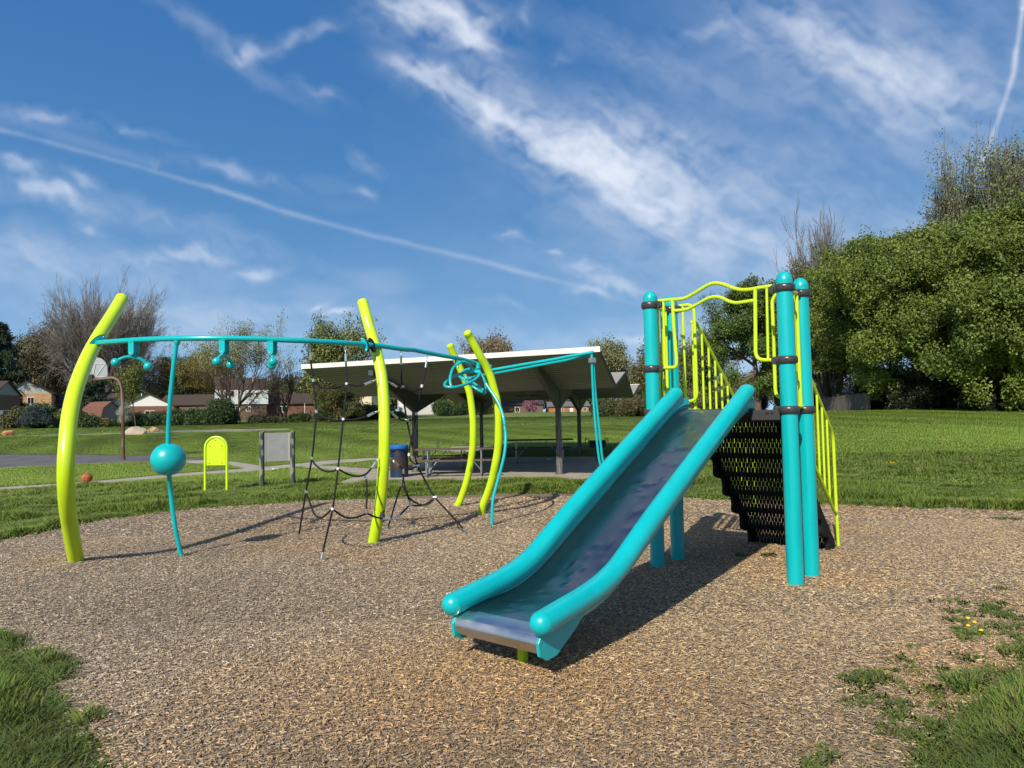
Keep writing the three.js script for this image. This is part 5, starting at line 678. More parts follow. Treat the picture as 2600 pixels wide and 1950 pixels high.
{ // barn-shaped garden shed
  const b = spot(257, 108, at(257, 1077, 108).y), t = thing('garden_shed', 'barn-shaped garden shed with brown shingle roof behind the fence', 'shed', b, rad(-26));
  const s = new THREE.Shape([[-1.5, 0], [1.5, 0], [1.5, 1.2], [1.2, 2.4], [0.0, 3.25], [-1.2, 2.4], [-1.5, 1.2]].map(([x, y]) => new THREE.Vector2(x, y)));
  const L = 4.6; part(t, 'wall', uvBox(new THREE.ExtrudeGeometry(s, { depth: L, bevelEnabled: false }).rotateY(Math.PI / 2).translate(-L / 2, 0, 0)), std(C(0.24, 0.2, 0.19), 0.8, { bumpMap: sidingTex, bumpScale: 0.02 }));
  part(t, 'front_wall', box(L, 1.1, 0.05, 0, 0.55, 1.53), std(C(0.6, 0.5, 0.33), 0.8));
  const pr = [[-1.68, 1.05], [-1.28, 2.46], [0, 3.4], [1.28, 2.46], [1.68, 1.05]], rf = []; for (let i = 0; i < 4; i++) { const [a, c] = [pr[i], pr[i + 1]], l = Math.hypot(c[0] - a[0], c[1] - a[1]); rf.push(box(L + 0.3, 0.07, l, 0, 0, 0).rotateX(Math.atan2(c[1] - a[1], c[0] - a[0]) * -1).translate(0, (a[1] + c[1]) / 2, (a[0] + c[0]) / 2)); }
  part(t, 'roof', rf, roofRed);
}
{ // utility pole
  const p = spot(84, 140, at(84, 978, 140).y - 3), t = thing('utility_pole', 'wooden utility pole with a crossarm behind the tan house', 'utility pole', p); const k = 140 / F, H = (978 - 911) * k + 3;
  part(t, 'pole', cyl(V(0, 0, 0), V(0, H, 0), 0.17, 0.13, 10), tanWood); part(t, 'crossarm', box(2.0, 0.14, 0.12, 0, H - 0.4, 0.14), tanWood); for (const x of [-0.9, -0.4, 0.4, 0.9]) part(t, 'insulator', new THREE.CylinderGeometry(0.05, 0.06, 0.16, 8).translate(x, H - 0.25, 0.14), std(C(.5, .5, .5), .3));
}
// ---------- fences ----------
function fence(name, label, pts, opt) { // picket or plank fence along a line
  const c = pts[0].clone(), t = thing(name, label, 'fence', c), L = pts[0].distanceTo(pts[1]), n = Math.round(L / opt.pitch), dir = pts[1].clone().sub(pts[0]); const r = rng(opt.seed), yaw = Math.atan2(-dir.z, dir.x), pg = new THREE.BoxGeometry(opt.pitch * opt.fill, 1, 0.025);
  for (let i = 0; i < n; i++) { const f = (i + 0.5) / n, p = dir.clone().multiplyScalar(f), hh = opt.h * (0.97 + 0.06 * r()), m = part(t, opt.piece, pg, opt.m); m.scale.y = hh; m.position.set(p.x, p.y + hh / 2, p.z); m.rotation.y = yaw + (r() - 0.5) * 0.06; m.rotation.z = (r() - 0.5) * 0.03; }
  for (const y of [0.3, 0.8]) { const q = pts[1].clone().sub(c), o = V(Math.sin(yaw), 0, Math.cos(yaw)).multiplyScalar(-0.05); part(t, 'rail', cyl(V(0, opt.h * y, 0).add(o), q.clone().add(V(0, opt.h * y, 0)).add(o), 0.04, 0.04, 6), opt.m); }
  for (let i = 0; i <= opt.posts; i++) { const p = dir.clone().multiplyScalar(i / opt.posts); part(t, 'post', box(opt.pw ?? 0.1, opt.h * 1.12, 0.1, p.x, p.y + opt.h * 0.56, p.z), opt.pm ?? opt.m); }
}
fence('wooden_fence', 'weathered grey plank fence in the shade of the right trees', [at(2095, 1054, 49), at(2208, 1046, 43)], { pitch: 0.16, fill: 0.93, h: 1.18, m: fenceWood, seed: 3, piece: 'plank', posts: 3 });
fence('deck_railing', 'pale wooden deck railing in front of the tan brick house', [at(-20, 1047, 122), at(69, 1045, 124)], { pitch: 0.24, fill: 0.55, h: 1.8, m: tanWood, seed: 5, piece: 'picket', posts: 4, pw: 0.2 });
{ // chain link fence along the back of the lawn at left
  const pts = []; for (let i = 0; i <= 26; i++) { const x = -40 + i * 15; pts.push(GT(x, 1086 - x * 0.012)); }
  const t = thing('chain_link_fence', 'thin wire fence with posts along the back gardens at left', 'fence', pts[0].clone());
  for (const p of pts) wpart(t, 'post', cyl(V(p.x, p.y, p.z), V(p.x, p.y + 1.25, p.z), 0.035, 0.035, 6), galv);
  const w = []; for (const h of [0.15, 0.5, 0.85, 1.22]) for (let i = 0; i < pts.length - 1; i++) w.push(cyl(pts[i].clone().add(V(0, h, 0)), pts[i + 1].clone().add(V(0, h, 0)), h > 1 ? 0.03 : 0.009, h > 1 ? 0.03 : 0.009, 4)); wpart(t, 'wire', w, galv);
}
{ const p = foot(8, 96), t = thing('mailbox', 'dark mailbox on a post by the fence at the left edge', 'mailbox', p); part(t, 'post', cyl(V(0, 0, 0), V(0, 2, 0), 0.09, 0.09, 8), std(C(.05, .05, .05), .8)); part(t, 'box', [new THREE.CylinderGeometry(0.3, 0.3, 0.8, 16).rotateX(1.57).translate(0, 2.3, 0)], std(C(.1, .1, .11), .4)); }
// ---------- trees and shrubs ----------
const barkM = std(0xffffff, 0.95, { map: dataTex(128, (u, v) => { const n = tfbm(u, v * 0.3, 16, 4, 6); return [.24 + .2 * n, .20 + .18 * n, .165 + .15 * n]; }, true) });
const greyBark = std(C(0.19, 0.17, 0.15), 0.95);
const barkDark = std(C(0.035, 0.03, 0.025), 0.95);
const leafM = new THREE.MeshStandardMaterial({ color: 0xffffff, roughness: 0.6, side: THREE.DoubleSide });
function leafCluster(n, seed, size, spread, needle = false) { const r = rng(seed), pos = []; for (let i = 0; i < n; i++) { const c = V(r() - 0.5, r() - 0.5, r() - 0.5).multiplyScalar(2 * spread), q = new THREE.Quaternion().setFromEuler(new THREE.Euler(r() * 6.28, r() * 6.28, r() * 6.28)), w = size * (needle ? 0.16 : 0.62) * (0.7 + 0.6 * r()), l = size * (0.7 + 0.6 * r()); const v = [V(-l, 0, 0), V(0, 0.12 * l, w), V(l, 0, 0), V(0, 0.12 * l, -w)].map((p) => p.applyQuaternion(q).add(c)); for (const k of [0, 1, 2, 0, 2, 3]) pos.push(v[k].x, v[k].y, v[k].z); } const g = new THREE.BufferGeometry(); g.setAttribute('position', new THREE.Float32BufferAttribute(pos, 3)); g.computeVertexNormals(); return g; }
const LC = { leaf: leafCluster(16, 2, 0.2, 0.85), bud: leafCluster(10, 5, 0.17, 0.95), needle: leafCluster(12, 7, 0.75, 0.5, true), fine: leafCluster(14, 9, 0.24, 0.9) };
// branching skeleton; returns segments [a, b, ra, rb] and tip points
function skeleton(o) {
  const r = rng(o.seed), seg = [], tips = [];
  const grow = (p, d, len, rr, lv) => {
    const n = lv === 0 ? 4 : 3; let q = p, dir = d.clone();
    const kids = [];
    for (let i = 0; i < n; i++) { dir.add(V((r() - 0.5) * o.wig, (r() - 0.5) * o.wig * 0.5 + o.up * (lv ? 1 : 0), (r() - 0.5) * o.wig)).normalize(); const e = q.clone().addScaledVector(dir, len / n), r0 = rr * (1 - 0.5 * i / n), r1 = rr * (1 - 0.5 * (i + 1) / n); seg.push([q, e, r0, r1, lv]); if (lv < o.levels) kids.push([e, dir.clone(), (i + 1) / n, r1]); else tips.push(e); q = e; }
    if (lv < o.levels) for (const [e, dd, f, r1] of kids) { if (lv === 0 && f < o.clear) continue; const m = f === 1 ? o.fork : o.side; for (let k = 0; k < m; k++) { const a = r() * 6.28, b = o.ang * (0.6 + 0.7 * r()); const ax = Math.abs(dd.y) < 0.95 ? V(0, 1, 0).cross(dd).normalize() : V(1, 0, 0), x = ax.applyAxisAngle(dd, a), nd = dd.clone().applyAxisAngle(x, b); grow(e, nd, len * o.ratio * (0.7 + 0.5 * r()), Math.max(o.minR, r1 * 0.72), lv + 1); } }
  };
  const m = o.stems ?? 1; for (let s = 0; s < m; s++) grow(V((r() - 0.5) * 0.4 * (m > 1), 0, (r() - 0.5) * 0.4 * (m > 1)), V(m > 1 ? Math.cos(s * 6.28 / m + r()) * 0.45 : (r() - 0.5) * 0.08, 1, m > 1 ? Math.sin(s * 6.28 / m + r()) * 0.45 : 0).normalize(), 1, o.r0, 0);
  // scale to the wanted height and width
  let top = 0, wide = 0; { const hs = tips.map((e) => e.y).sort((a, b) => a - b), ws = tips.map((e) => Math.hypot(e.x, e.z)).sort((a, b) => a - b); top = hs[Math.floor(hs.length * 0.985)]; wide = ws[Math.floor(ws.length * 0.87)]; }
  const sy = o.h / top, sx = o.w / 2 / wide; const done = new Set(); const fix = (p) => { if (!done.has(p)) { done.add(p); p.set(p.x * sx, p.y * sy, p.z * sx); } }; for (const s of seg) { fix(s[0]); fix(s[1]); } tips.forEach(fix);
  return { seg, tips };
}
function woodGeo(seg, k) { const pos = [], nor = [], uv = []; const X = V(0, 0, 0), Y = V(0, 0, 0), D = V(0, 0, 0); for (const [a, b, r0, r1, lv] of seg) { D.copy(b).sub(a).normalize(); X.set(1, 0, 0); if (Math.abs(D.x) > 0.8) X.set(0, 0, 1); Y.copy(D).cross(X).normalize(); X.copy(Y).cross(D).normalize(); const n = lv === 0 ? 8 : lv === 1 ? 5 : 3, ring = (c, r, i) => { const t = i / n * 6.2832, s = Math.sin(t), co = Math.cos(t), nx = X.x * co + Y.x * s, ny = X.y * co + Y.y * s, nz = X.z * co + Y.z * s; return [c.x + nx * r * k, c.y + ny * r * k, c.z + nz * r * k, nx, ny, nz]; }; for (let i = 0; i < n; i++) { const p = [ring(a, r0, i), ring(a, r0, i + 1), ring(b, r1, i + 1), ring(b, r1, i)]; for (const q of [0, 1, 2, 0, 2, 3]) { pos.push(p[q][0], p[q][1], p[q][2]); nor.push(p[q][3], p[q][4], p[q][5]); uv.push((i + (q === 1 || q === 2)) / n * 2, p[q][1]); } } } const g = new THREE.BufferGeometry(); g.setAttribute('position', new THREE.Float32BufferAttribute(pos, 3)); g.setAttribute('normal', new THREE.Float32BufferAttribute(nor, 3)); g.setAttribute('uv', new THREE.Float32BufferAttribute(uv, 2)); return g; }
function crown(parent, geo, list, name = 'crown') { if (!list.length) return; const im = new THREE.InstancedMesh(geo, leafM, list.length), m = new THREE.Matrix4(), q = new THREE.Quaternion(), e = new THREE.Euler(); list.forEach(([p, s, a, b, c], i) => { e.set(a, b, 0); q.setFromEuler(e); m.compose(p, q, V(s, s, s)); im.setMatrixAt(i, m); im.setColorAt(i, c); }); im.name = name; im.castShadow = im.receiveShadow = true; im.userData.kind = 'stuff'; parent.add(im); }
const mixC = (a, b, t, k) => C(lerp(a[0], b[0], t) * k, lerp(a[1], b[1], t) * k, lerp(a[2], b[2], t) * k);
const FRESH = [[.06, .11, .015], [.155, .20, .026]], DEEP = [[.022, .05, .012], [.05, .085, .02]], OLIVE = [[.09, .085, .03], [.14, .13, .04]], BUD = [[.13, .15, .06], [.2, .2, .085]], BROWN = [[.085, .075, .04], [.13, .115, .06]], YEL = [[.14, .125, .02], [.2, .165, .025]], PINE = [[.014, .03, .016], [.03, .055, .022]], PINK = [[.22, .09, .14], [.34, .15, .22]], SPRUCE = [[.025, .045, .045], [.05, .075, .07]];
// full leafy tree: limbs reaching into many leaf clumps, gaps between them
function leafyTree(label, p, o, group) {
  const t = thing('tree', label, 'tree', p, 0, group), r = rng(o.seed), sk = skeleton({ seed: o.seed, levels: 3, wig: 0.35, up: 0.05, clear: o.clear ?? 0.4, fork: 3, side: 2, ang: 0.75, ratio: 0.62, minR: 0.004, r0: 0.05, h: o.h * 0.92, w: o.w * 0.9, stems: o.stems });
  part(t, 'trunk', woodGeo(sk.seg, o.h * 0.55), o.bark ?? barkM);
  const lobes = [], list = [], N = o.lobes ?? 46, y0 = o.y0 ?? 0.12;
  for (let i = 0; i < N; i++) { const a = r() * 6.28, f = Math.pow(r(), 0.8), yy = y0 + (1 - y0) * f, rr = Math.pow(Math.sin(Math.PI * Math.min(0.97, Math.max(0.09, (f * 0.86 + 0.1)))), 0.65) * (0.5 + 0.5 * Math.sqrt(r())); const tw = r() < 0.3; lobes.push([V(Math.cos(a) * rr * o.w * (tw ? 0.5 : 0.42), yy * o.h * 0.95, Math.sin(a) * rr * o.w * (tw ? 0.5 : 0.42)), o.w * (tw ? 0.035 + 0.035 * r() : 0.06 + 0.09 * r()), 0.78 + 0.44 * r(), r()]); }
  const per = Math.round(o.n * 0.72 / N);
  for (const [c, R, k, hue] of lobes) for (let i = 0, pn = per * Math.pow(R / o.w / 0.095, 1.6); i < pn; i++) { const v = V(r() * 2 - 1, r() * 2 - 1, r() * 2 - 1); if (v.lengthSq() > 1) { i--; continue; } v.setLength(Math.pow(v.length(), 0.45)); const q = c.clone().add(V(v.x * R * 1.15, v.y * R * 0.85, v.z * R * 1.15)); if (q.y < 0.2) continue; if (vn((q.x + q.z * 0.6) * 0.85 + o.seed, (q.y - q.z * 0.55) * 0.95) < (o.gap ?? 0.34)) continue; if (r() < 0.07) { const sh = 0.12 + 0.5 * r(); q.add(V(v.x, v.y * 0.6 + 0.35, v.z).multiplyScalar(sh * Math.min(1, o.w / 7))); } list.push([q, o.s * (0.7 + 0.6 * r()), r() * 6.28, r() * 6.28, mixC(...(o.col ?? FRESH), clamp(0.25 + 0.5 * hue + 0.4 * (r() - 0.5)), k * (0.85 + 0.3 * r()))]); }
  const m2 = Math.round(o.n * 0.4), cl = sk.tips.filter((q) => q.y > o.h * y0); for (let i = 0; i < m2; i++) { const q = cl[Math.floor(Math.pow(r(), 1) * cl.length)], hue = h2(Math.floor(q.x * 0.7), Math.floor(q.y * 0.7 + q.z)); list.push([q.clone().add(V(r() - 0.5, r() - 0.5, r() - 0.5).multiplyScalar(o.w * 0.085)), o.s * (0.6 + 0.6 * r()), r() * 6.28, r() * 6.28, mixC(...(o.col ?? FRESH), clamp(0.3 + 0.5 * hue + 0.3 * (r() - 0.5)), 0.8 + 0.4 * r())]); }
  crown(t, LC[o.leaf ?? 'leaf'], list); return t;
}
// open tree with its branches showing and leaves only at the twigs
function openTree(label, p, o, group) {
  const t = thing('tree', label, 'tree', p, 0, group), r = rng(o.seed + 1), sk = skeleton({ seed: o.seed, levels: o.levels ?? 4, wig: o.wig ?? 0.42, up: o.up ?? 0.05, clear: o.clear ?? 0.3, fork: o.fork ?? 3, side: o.side ?? 2, ang: o.ang ?? 0.62, ratio: o.ratio ?? 0.66, minR: o.minR ?? 0.0022, r0: o.r0 ?? 0.045, h: o.h, w: o.w, stems: o.stems });
  part(t, 'trunk', woodGeo(sk.seg.filter((s) => s[4] < 2), o.h * 0.55), o.bark ?? barkM); part(t, 'branches', woodGeo(sk.seg.filter((s) => s[4] >= 2), o.h * 0.55), o.bark ?? barkM);
  const list = []; const tp = sk.tips.filter((q) => q.y > o.h * (o.leafY ?? 0)); if (o.n) for (let i = 0; i < o.n; i++) { const q = tp[r() * tp.length | 0]; list.push([q.clone().add(V(r() - 0.5, r() - 0.5, r() - 0.5).multiplyScalar(o.jit ?? o.w * 0.05)), o.s * (0.6 + 0.8 * r()), r() * 6.28, r() * 6.28, mixC(...(o.col ?? BUD), r(), 0.8 + 0.4 * r())]); }
  crown(t, LC[o.leaf ?? 'bud'], list, 'leaves'); return t;
}
function conifer(label, p, o) { const t = thing('pine_tree', label, 'tree', p), r = rng(o.seed); part(t, 'trunk', cyl(V(0, 0, 0), V(0, o.h * 0.97, 0), o.h * 0.022, 0.02, 8), barkDark); const list = [], br = []; for (let k = 0; k < o.whorls; k++) { const f = (k + 0.4 * r()) / o.whorls, y = o.h * lerp(o.y0 ?? 0.12, 0.97, f), R = o.w / 2 * Math.pow(1 - f, o.pow ?? 0.8) * (0.75 + 0.45 * r()) + 0.15, m = 5 + (r() * 3 | 0); for (let i = 0; i < m; i++) { const a = i / m * 6.28 + r() * 0.8, l = R * (0.7 + 0.5 * r()), e = V(Math.cos(a) * l, y + l * (o.lift ?? 0.1) * (r() + 0.2), Math.sin(a) * l); br.push([V(0, y, 0), e, 0.012, 0.004, 2]); for (let j = 0; j < o.n; j++) { const g = 0.25 + 0.75 * r(); list.push([V(0, y, 0).lerp(e, g).add(V(r() - 0.5, (r() - 0.6) * 0.5, r() - 0.5).multiplyScalar(o.s * 1.6)), o.s * (0.7 + 0.5 * r()), r() * 6.28, r() * 6.28, mixC(...(o.col ?? PINE), r(), 0.8 + 0.4 * r())]); } } } part(t, 'branches', woodGeo(br, o.h * 0.5), barkDark); crown(t, LC.needle, list); return t; }
function shrub(label, p, o, group, name = 'bush') { const t = thing(name, label, 'bush', p, 0, group), r = rng(o.seed), list = [], stems = []; for (let i = 0; i < 9; i++) { const a = r() * 6.28; stems.push([V(0, 0, 0), V(Math.cos(a) * o.w * 0.3 * r(), o.h * (0.5 + 0.4 * r()), Math.sin(a) * o.w * 0.3 * r()), 0.03, 0.008, 2]); } part(t, 'stems', woodGeo(stems, 1), barkDark); const N = o.lobes ?? 14; for (let k = 0; k < N; k++) { const a = r() * 6.28, q = Math.sqrt(r()), c = V(Math.cos(a) * q * o.w * 0.36, o.h * (0.2 + 0.55 * r() * (1.1 - q * 0.5)), Math.sin(a) * q * o.w * 0.3), R = Math.min(o.w, o.h * 1.3) * (0.16 + 0.13 * r()), hue = r(); for (let i = 0; i < o.n / N; i++) { const v = V(r() * 2 - 1, r() * 2 - 1, r() * 2 - 1).normalize().multiplyScalar(R * Math.pow(r(), 0.4)); const z = c.clone().add(v); if (z.y < 0.03) z.y = 0.03 + 0.1 * r(); list.push([z, o.s * (0.7 + 0.6 * r()), r() * 6.28, r() * 6.28, mixC(...(o.col ?? DEEP), clamp(hue * 0.6 + 0.4 * r()), 0.8 + 0.4 * r())]); } } crown(t, LC[o.leaf ?? 'leaf'], list, 'foliage'); return t; }
// sizes read off the photograph: foot x, distance, top row, width in photo pixels
const size = (x, d, top, wpx) => { const f = foot(x, d), y = at(x, top, d).y; return [f, { h: y - f.y, w: wpx * d / F }]; };
const mk = (fn, label, x, d, top, wpx, o, group) => { const [p, s] = size(x, d, top, wpx); if (fn === openTree) o = { ...o, s: (o.s ?? 0.3) * (d > 100 ? 2.1 : 1.5) }; return fn(label, p, { ...s, ...o }, group); };

// right-hand wood
mk(leafyTree, 'large fresh green tree at the right edge, nearest of the wood', 2590, 36, 520, 470, { seed: 21, n: 18500, s: 0.33, lobes: 84, y0: 0.05, clear: 0.3, bark: barkDark });
mk(leafyTree, 'broad bright green tree in the middle of the right wood', 2345, 41, 590, 370, { seed: 22, n: 17000, s: 0.33, lobes: 80, y0: 0.06, clear: 0.3, bark: barkDark });
mk(leafyTree, 'green tree right of the tower, its lower branches over the fence', 2215, 47, 600, 270, { seed: 23, n: 10000, s: 0.34, lobes: 60, y0: 0.24, bark: barkDark });
mk(leafyTree, 'olive-green tree between the tower posts and the right wood', 2105, 56, 660, 190, { seed: 33, n: 6500, s: 0.34, lobes: 46, y0: 0.3, gap: 0.36, bark: barkDark, col: [[.055, .075, .018], [.1, .12, .028]] });
mk(leafyTree, 'leafy tree filling the gap behind the right wood', 2450, 50, 600, 380, { seed: 24, n: 8000, s: 0.42, lobes: 44, y0: 0.1, bark: barkDark });
mk(leafyTree, 'dense green tree rising behind the left of the slide tower', 1925, 62, 712, 215, { seed: 25, n: 9000, s: 0.38, lobes: 54, y0: 0.2, col: [[.05, .10, .016], [.09, .14, .02]] });
mk(openTree, 'brownish half-leafed tree directly behind the right tower posts', 2085, 58, 700, 200, { seed: 26, n: 3200, s: 0.34, col: OLIVE, levels: 4, stems: 3, up: 0.02, bark: greyBark });
mk(openTree, 'bare-twigged tree standing above the green trees right of the tower', 2130, 60, 590, 190, { seed: 27, n: 150, s: 0.2, col: BROWN, levels: 4, minR: 0.0022, stems: 3, up: 0.0, bark: greyBark });
mk(openTree, 'tall budding tree showing above the right wood', 2480, 58, 452, 215, { seed: 28, n: 9000, s: 0.34, col: [[.11, .14, .05], [.17, .2, .07]], levels: 4, stems: 4, ang: 0.95, up: 0.0, wig: 0.55, jit: 1.1, bark: greyBark });
mk(openTree, 'tall budding tree cut by the right frame edge', 2610, 56, 425, 200, { seed: 29, n: 8000, s: 0.34, col: [[.11, .14, .05], [.17, .2, .07]], levels: 4, stems: 4, ang: 0.95, up: 0.0, wig: 0.55, jit: 1.1, bark: greyBark });
mk(leafyTree, 'leafy tree beyond the frame edge at the right of the wood', 2800, 34, 500, 460, { seed: 30, n: 8000, s: 0.42, lobes: 40, y0: 0.1, bark: barkDark });
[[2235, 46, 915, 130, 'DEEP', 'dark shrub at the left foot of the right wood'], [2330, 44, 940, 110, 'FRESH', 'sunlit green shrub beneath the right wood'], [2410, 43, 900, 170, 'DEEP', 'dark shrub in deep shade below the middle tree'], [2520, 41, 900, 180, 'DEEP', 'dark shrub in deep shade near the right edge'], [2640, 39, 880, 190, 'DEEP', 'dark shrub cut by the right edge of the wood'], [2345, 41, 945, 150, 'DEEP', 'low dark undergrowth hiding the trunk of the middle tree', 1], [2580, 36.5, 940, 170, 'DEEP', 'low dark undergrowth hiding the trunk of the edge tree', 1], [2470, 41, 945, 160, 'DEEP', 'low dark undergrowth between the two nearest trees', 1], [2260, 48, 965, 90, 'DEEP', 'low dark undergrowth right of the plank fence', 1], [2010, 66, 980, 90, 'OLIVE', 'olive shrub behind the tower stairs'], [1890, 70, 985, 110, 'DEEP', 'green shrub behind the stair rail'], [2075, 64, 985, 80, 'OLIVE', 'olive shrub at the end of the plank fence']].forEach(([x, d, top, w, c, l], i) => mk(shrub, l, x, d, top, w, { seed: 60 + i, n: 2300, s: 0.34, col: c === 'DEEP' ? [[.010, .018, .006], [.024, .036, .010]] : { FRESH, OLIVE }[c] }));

// left and centre background
mk(conifer, 'tall dark pine at the left frame edge', -8, 122, 812, 135, { seed: 31, whorls: 20, n: 9, s: 0.75, lift: 0.3, pow: 0.6 });
mk(openTree, 'large bare tree with a wide fan of twigs behind the left post', 276, 142, 756, 212, { seed: 32, n: 0, levels: 4, side: 2, ang: 0.5, minR: 0.0019, clear: 0.0, stems: 6, up: 0.02, wig: 0.4, bark: greyBark });
mk(openTree, 'bare brown tree between the pine and the wide bare tree', 165, 146, 850, 150, { seed: 33, n: 1800, s: 0.5, col: BROWN });
mk(openTree, 'olive budding tree right of the pine', 110, 152, 865, 110, { seed: 34, n: 2200, s: 0.5, col: OLIVE });
mk(conifer, 'dark spruce behind the basketball backboard', 232, 112, 925, 120, { seed: 35, whorls: 16, n: 6, s: 0.5, y0: 0.05 });
mk(openTree, 'young staked tree with a yellow-green tuft beside the boulders', 346, 64, 925, 62, { seed: 36, n: 700, s: 0.24, col: [[.10, .13, .02], [.15, .17, .03]], clear: 0.6, r0: 0.018, up: 0.14 });
mk(shrub, 'white-flowering slim shrub by the shed', 318, 100, 1000, 34, { seed: 37, n: 800, s: 0.2, col: [[.12, .14, .09], [.55, .55, .5]] });
mk(openTree, 'pale-budded spreading tree in front of the white two-storey house', 588, 112, 826, 235, { seed: 38, n: 2000, s: 0.26, leafY: 0.6, side: 1, wig: 0.5, minR: 0.0014, r0: 0.03, fork: 2, col: [[.17, .19, .08], [.26, .27, .12]], stems: 5, clear: 0.25, levels: 4 });
mk(leafyTree, 'golden brown willow-like tree left of the white house', 530, 150, 900, 200, { seed: 39, n: 3600, s: 0.5, leaf: 'fine', col: YEL, lobes: 34 });
mk(leafyTree, 'dark olive tree behind the ball pole', 440, 150, 905, 170, { seed: 40, n: 2600, s: 0.6, col: OLIVE, lobes: 28 });
mk(leafyTree, 'dark evergreen tree low behind the ball pole', 470, 147, 970, 90, { seed: 41, n: 1800, s: 0.6, col: DEEP, lobes: 20 });
mk(openTree, 'light green budding tree left of the shelter roof', 838, 116, 840, 185, { seed: 42, n: 4200, s: 0.45, col: [[.11, .14, .035], [.17, .19, .05]], levels: 4 });
mk(leafyTree, 'green bushy tree under the left end of the shelter roof', 862, 112, 955, 130, { seed: 43, n: 2600, s: 0.5, col: [[.06, .075, .02], [.11, .115, .03]], lobes: 30 });
mk(openTree, 'reddish budding tree above the shelter roof behind the far lime posts', 1232, 170, 868, 110, { seed: 44, n: 3400, s: 0.6, col: [[.16, .13, .08], [.23, .18, .11]], levels: 4, up: 0.14 });
mk(openTree, 'pale green budding tree beyond the right end of the shelter', 1562, 150, 875, 120, { seed: 45, n: 3400, s: 0.5, col: [[.13, .15, .06], [.19, .2, .08]], levels: 4, up: 0.14 });
mk(openTree, 'sparse budding tree between shelter and left tower post', 1650, 140, 880, 110, { seed: 46, n: 2200, s: 0.5, col: OLIVE, levels: 4, up: 0.14 });
mk(openTree, 'budding tree seen through the tower railings', 1790, 130, 870, 130, { seed: 47, n: 2600, s: 0.5, col: [[.1, .12, .04], [.15, .16, .06]], levels: 4 });
mk(leafyTree, 'pink flowering redbud under the shelter roof', 1354, 168, 1010, 44, { seed: 48, n: 900, s: 0.45, leaf: 'fine', col: PINK, lobes: 14 });
mk(openTree, 'bare dark tree leaning in front of the low garage roof', 725, 122, 915, 110, { seed: 49, n: 200, s: 0.3, col: BROWN, stems: 3, side: 1, levels: 4 });
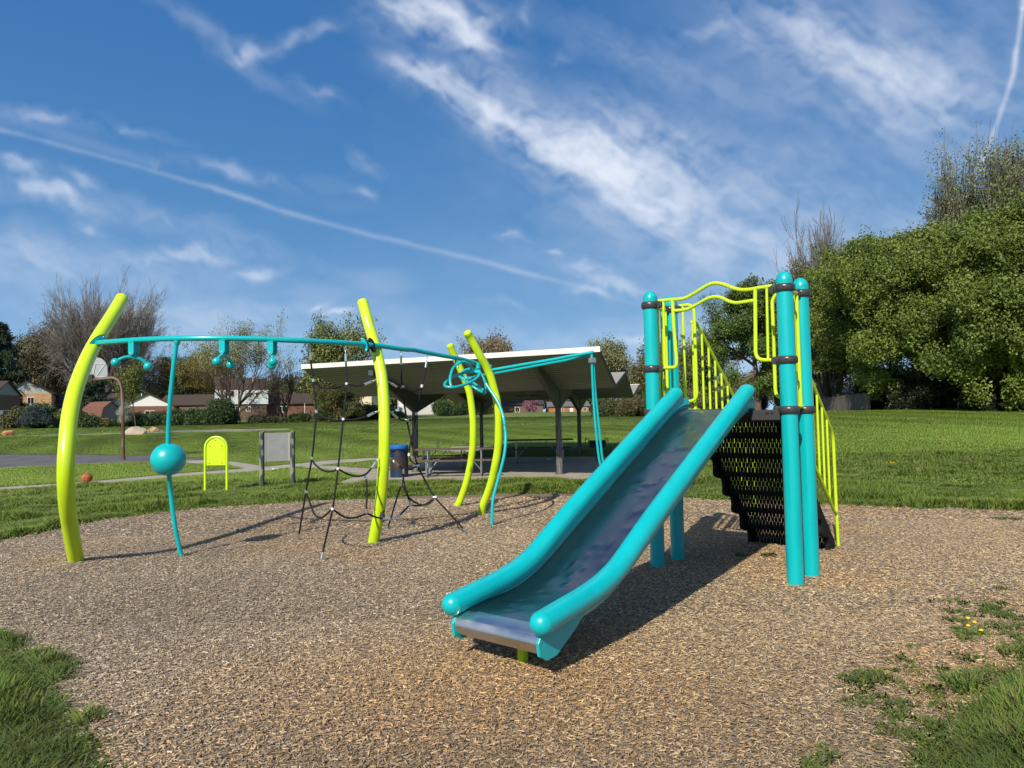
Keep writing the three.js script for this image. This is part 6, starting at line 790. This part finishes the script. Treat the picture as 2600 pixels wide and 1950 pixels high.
// rows of small distant trees closing the view
const rr9 = rng(404);
for (let i = 0; i < 40; i++) { const x = -120 + i * 58 + 30 * rr9(), d = 175 + 50 * rr9(), top = 952 + 36 * rr9() - (x > 1700 ? 12 : 0), kind = rr9(); const w = 95 + 60 * rr9(); if (x > 2100) continue; mk(kind < 0.5 ? leafyTree : openTree, kind < 0.5 ? 'hazy green tree in the distant row closing the view' : 'hazy brown budding tree in the distant row closing the view', x, d, top, w, { seed: 500 + i, n: 900, s: 0.95, lobes: 18, levels: 3, col: [OLIVE, BUD, FRESH, DEEP, [[.07, .09, .03], [.11, .13, .04]]][rr9() * 5 | 0] }, kind < 0.5 ? 'distant green trees' : 'distant brown trees'); }
// hedges and bushes along the backs of the gardens: x, distance, top, width
[[556, 104, 1012, 88, DEEP, 'big dark green bush in front of the white house', 3600], [455, 106, 1038, 84, DEEP, 'dark hedge left of the big bush', 1800], [400, 108, 1044, 60, DEEP, 'dark hedge bush below the red brick house', 1500], [620, 104, 1036, 0, DEEP, '', 0], [500, 105, 1038, 76, DEEP, 'low dark hedge between two taller bushes', 1500], [90, 104, 1020, 90, DEEP, 'dark rounded evergreen bush before the tan house', 2200], [40, 103, 1034, 70, OLIVE, 'brown-green bush by the left fence', 1500], [162, 104, 1032, 40, [[.10, .13, .01], [.15, .18, .015]], 'yellow-green clipped bush against the left lime post', 1400], [262, 101, 1064, 34, OLIVE, 'brownish shrub in front of the shed', 1300], [230, 100, 1056, 36, DEEP, 'small dark bush left of the shed', 700], [318, 102, 1062, 40, DEEP, 'dark hedge bush right of the shed', 1300], [352, 103, 1046, 60, DEEP, 'dark hedge bush behind the young tree', 1300], [650, 112, 1058, 60, [[.04, .05, .02], [.07, .07, .03]], 'low scrub before the two-storey house', 800], [700, 113, 1060, 60, [[.04, .05, .02], [.07, .07, .03]], 'low scrub before the garage house', 800], [200, 103, 1040, 40, DEEP, 'dark bush just left of the shed', 900], [820, 118, 1040, 60, DEEP, 'dark bush right of the garage house', 1300], [760, 116, 1052, 70, DEEP, 'low hedge in front of the brown-roofed garage', 1100], [905, 120, 1020, 110, [[.05, .06, .02], [.09, .09, .03]], 'dark thicket under the left shelter eave', 2200], [965, 122, 1035, 80, DEEP, 'dark bush behind the trash barrel', 1300], [1010, 126, 1050, 40, DEEP, 'dark bush beside the white far house', 700], [1130, 130, 1014, 90, DEEP, 'dark green bush row left of the far lime posts', 2000], [1200, 132, 1012, 90, DEEP, 'dark green bush behind the far lime posts', 2000], [1250, 138, 1024, 50, OLIVE, 'olive bush right of the far lime posts', 1000], [1545, 112, 1012, 90, [[.04, .06, .015], [.08, .09, .025]], 'green-brown thicket right of the shelter posts', 2200], [1610, 108, 1008, 100, [[.06, .06, .025], [.1, .09, .035]], 'brown thicket below the roof corner', 2200], [1680, 104, 1000, 90, DEEP, 'dark thicket beside the left tower post', 1800], [1750, 100, 985, 110, OLIVE, 'olive thicket behind the slide head', 1800], [1830, 92, 985, 110, [[.04, .05, .02], [.07, .08, .025]], 'dark thicket seen through the stair pickets', 1800]].forEach(([x, d, top, w, c, l, n], i) => { if (n) mk(shrub, l, x, d, top, w, { seed: 700 + i, n, s: 0.5, col: c }); });
{ const [p, s] = size(95, 100, 1036, 84); const t = thing('spruce_bush', 'low blue-grey spreading spruce on a short trunk before the fence', 'bush', p), r = rng(88), list = []; part(t, 'trunk', cyl(V(0, 0, 0), V(0, s.h * 0.5, 0), 0.12, 0.08, 8), barkDark); for (let k = 0; k < 5; k++) for (let i = 0; i < 260; i++) { const a = r() * 6.28, q = Math.sqrt(r()) * s.w / 2 * (1 - k * 0.13); list.push([V(Math.cos(a) * q, s.h * (0.35 + 0.14 * k) + (r() - 0.5) * 0.25 - q * 0.08, Math.sin(a) * q), 0.42, r() * 6.28, r() * 6.28, mixC(...SPRUCE, r(), 0.8 + 0.4 * r())]); } crown(t, LC.needle, list); }

renderer.render(scene, camera);
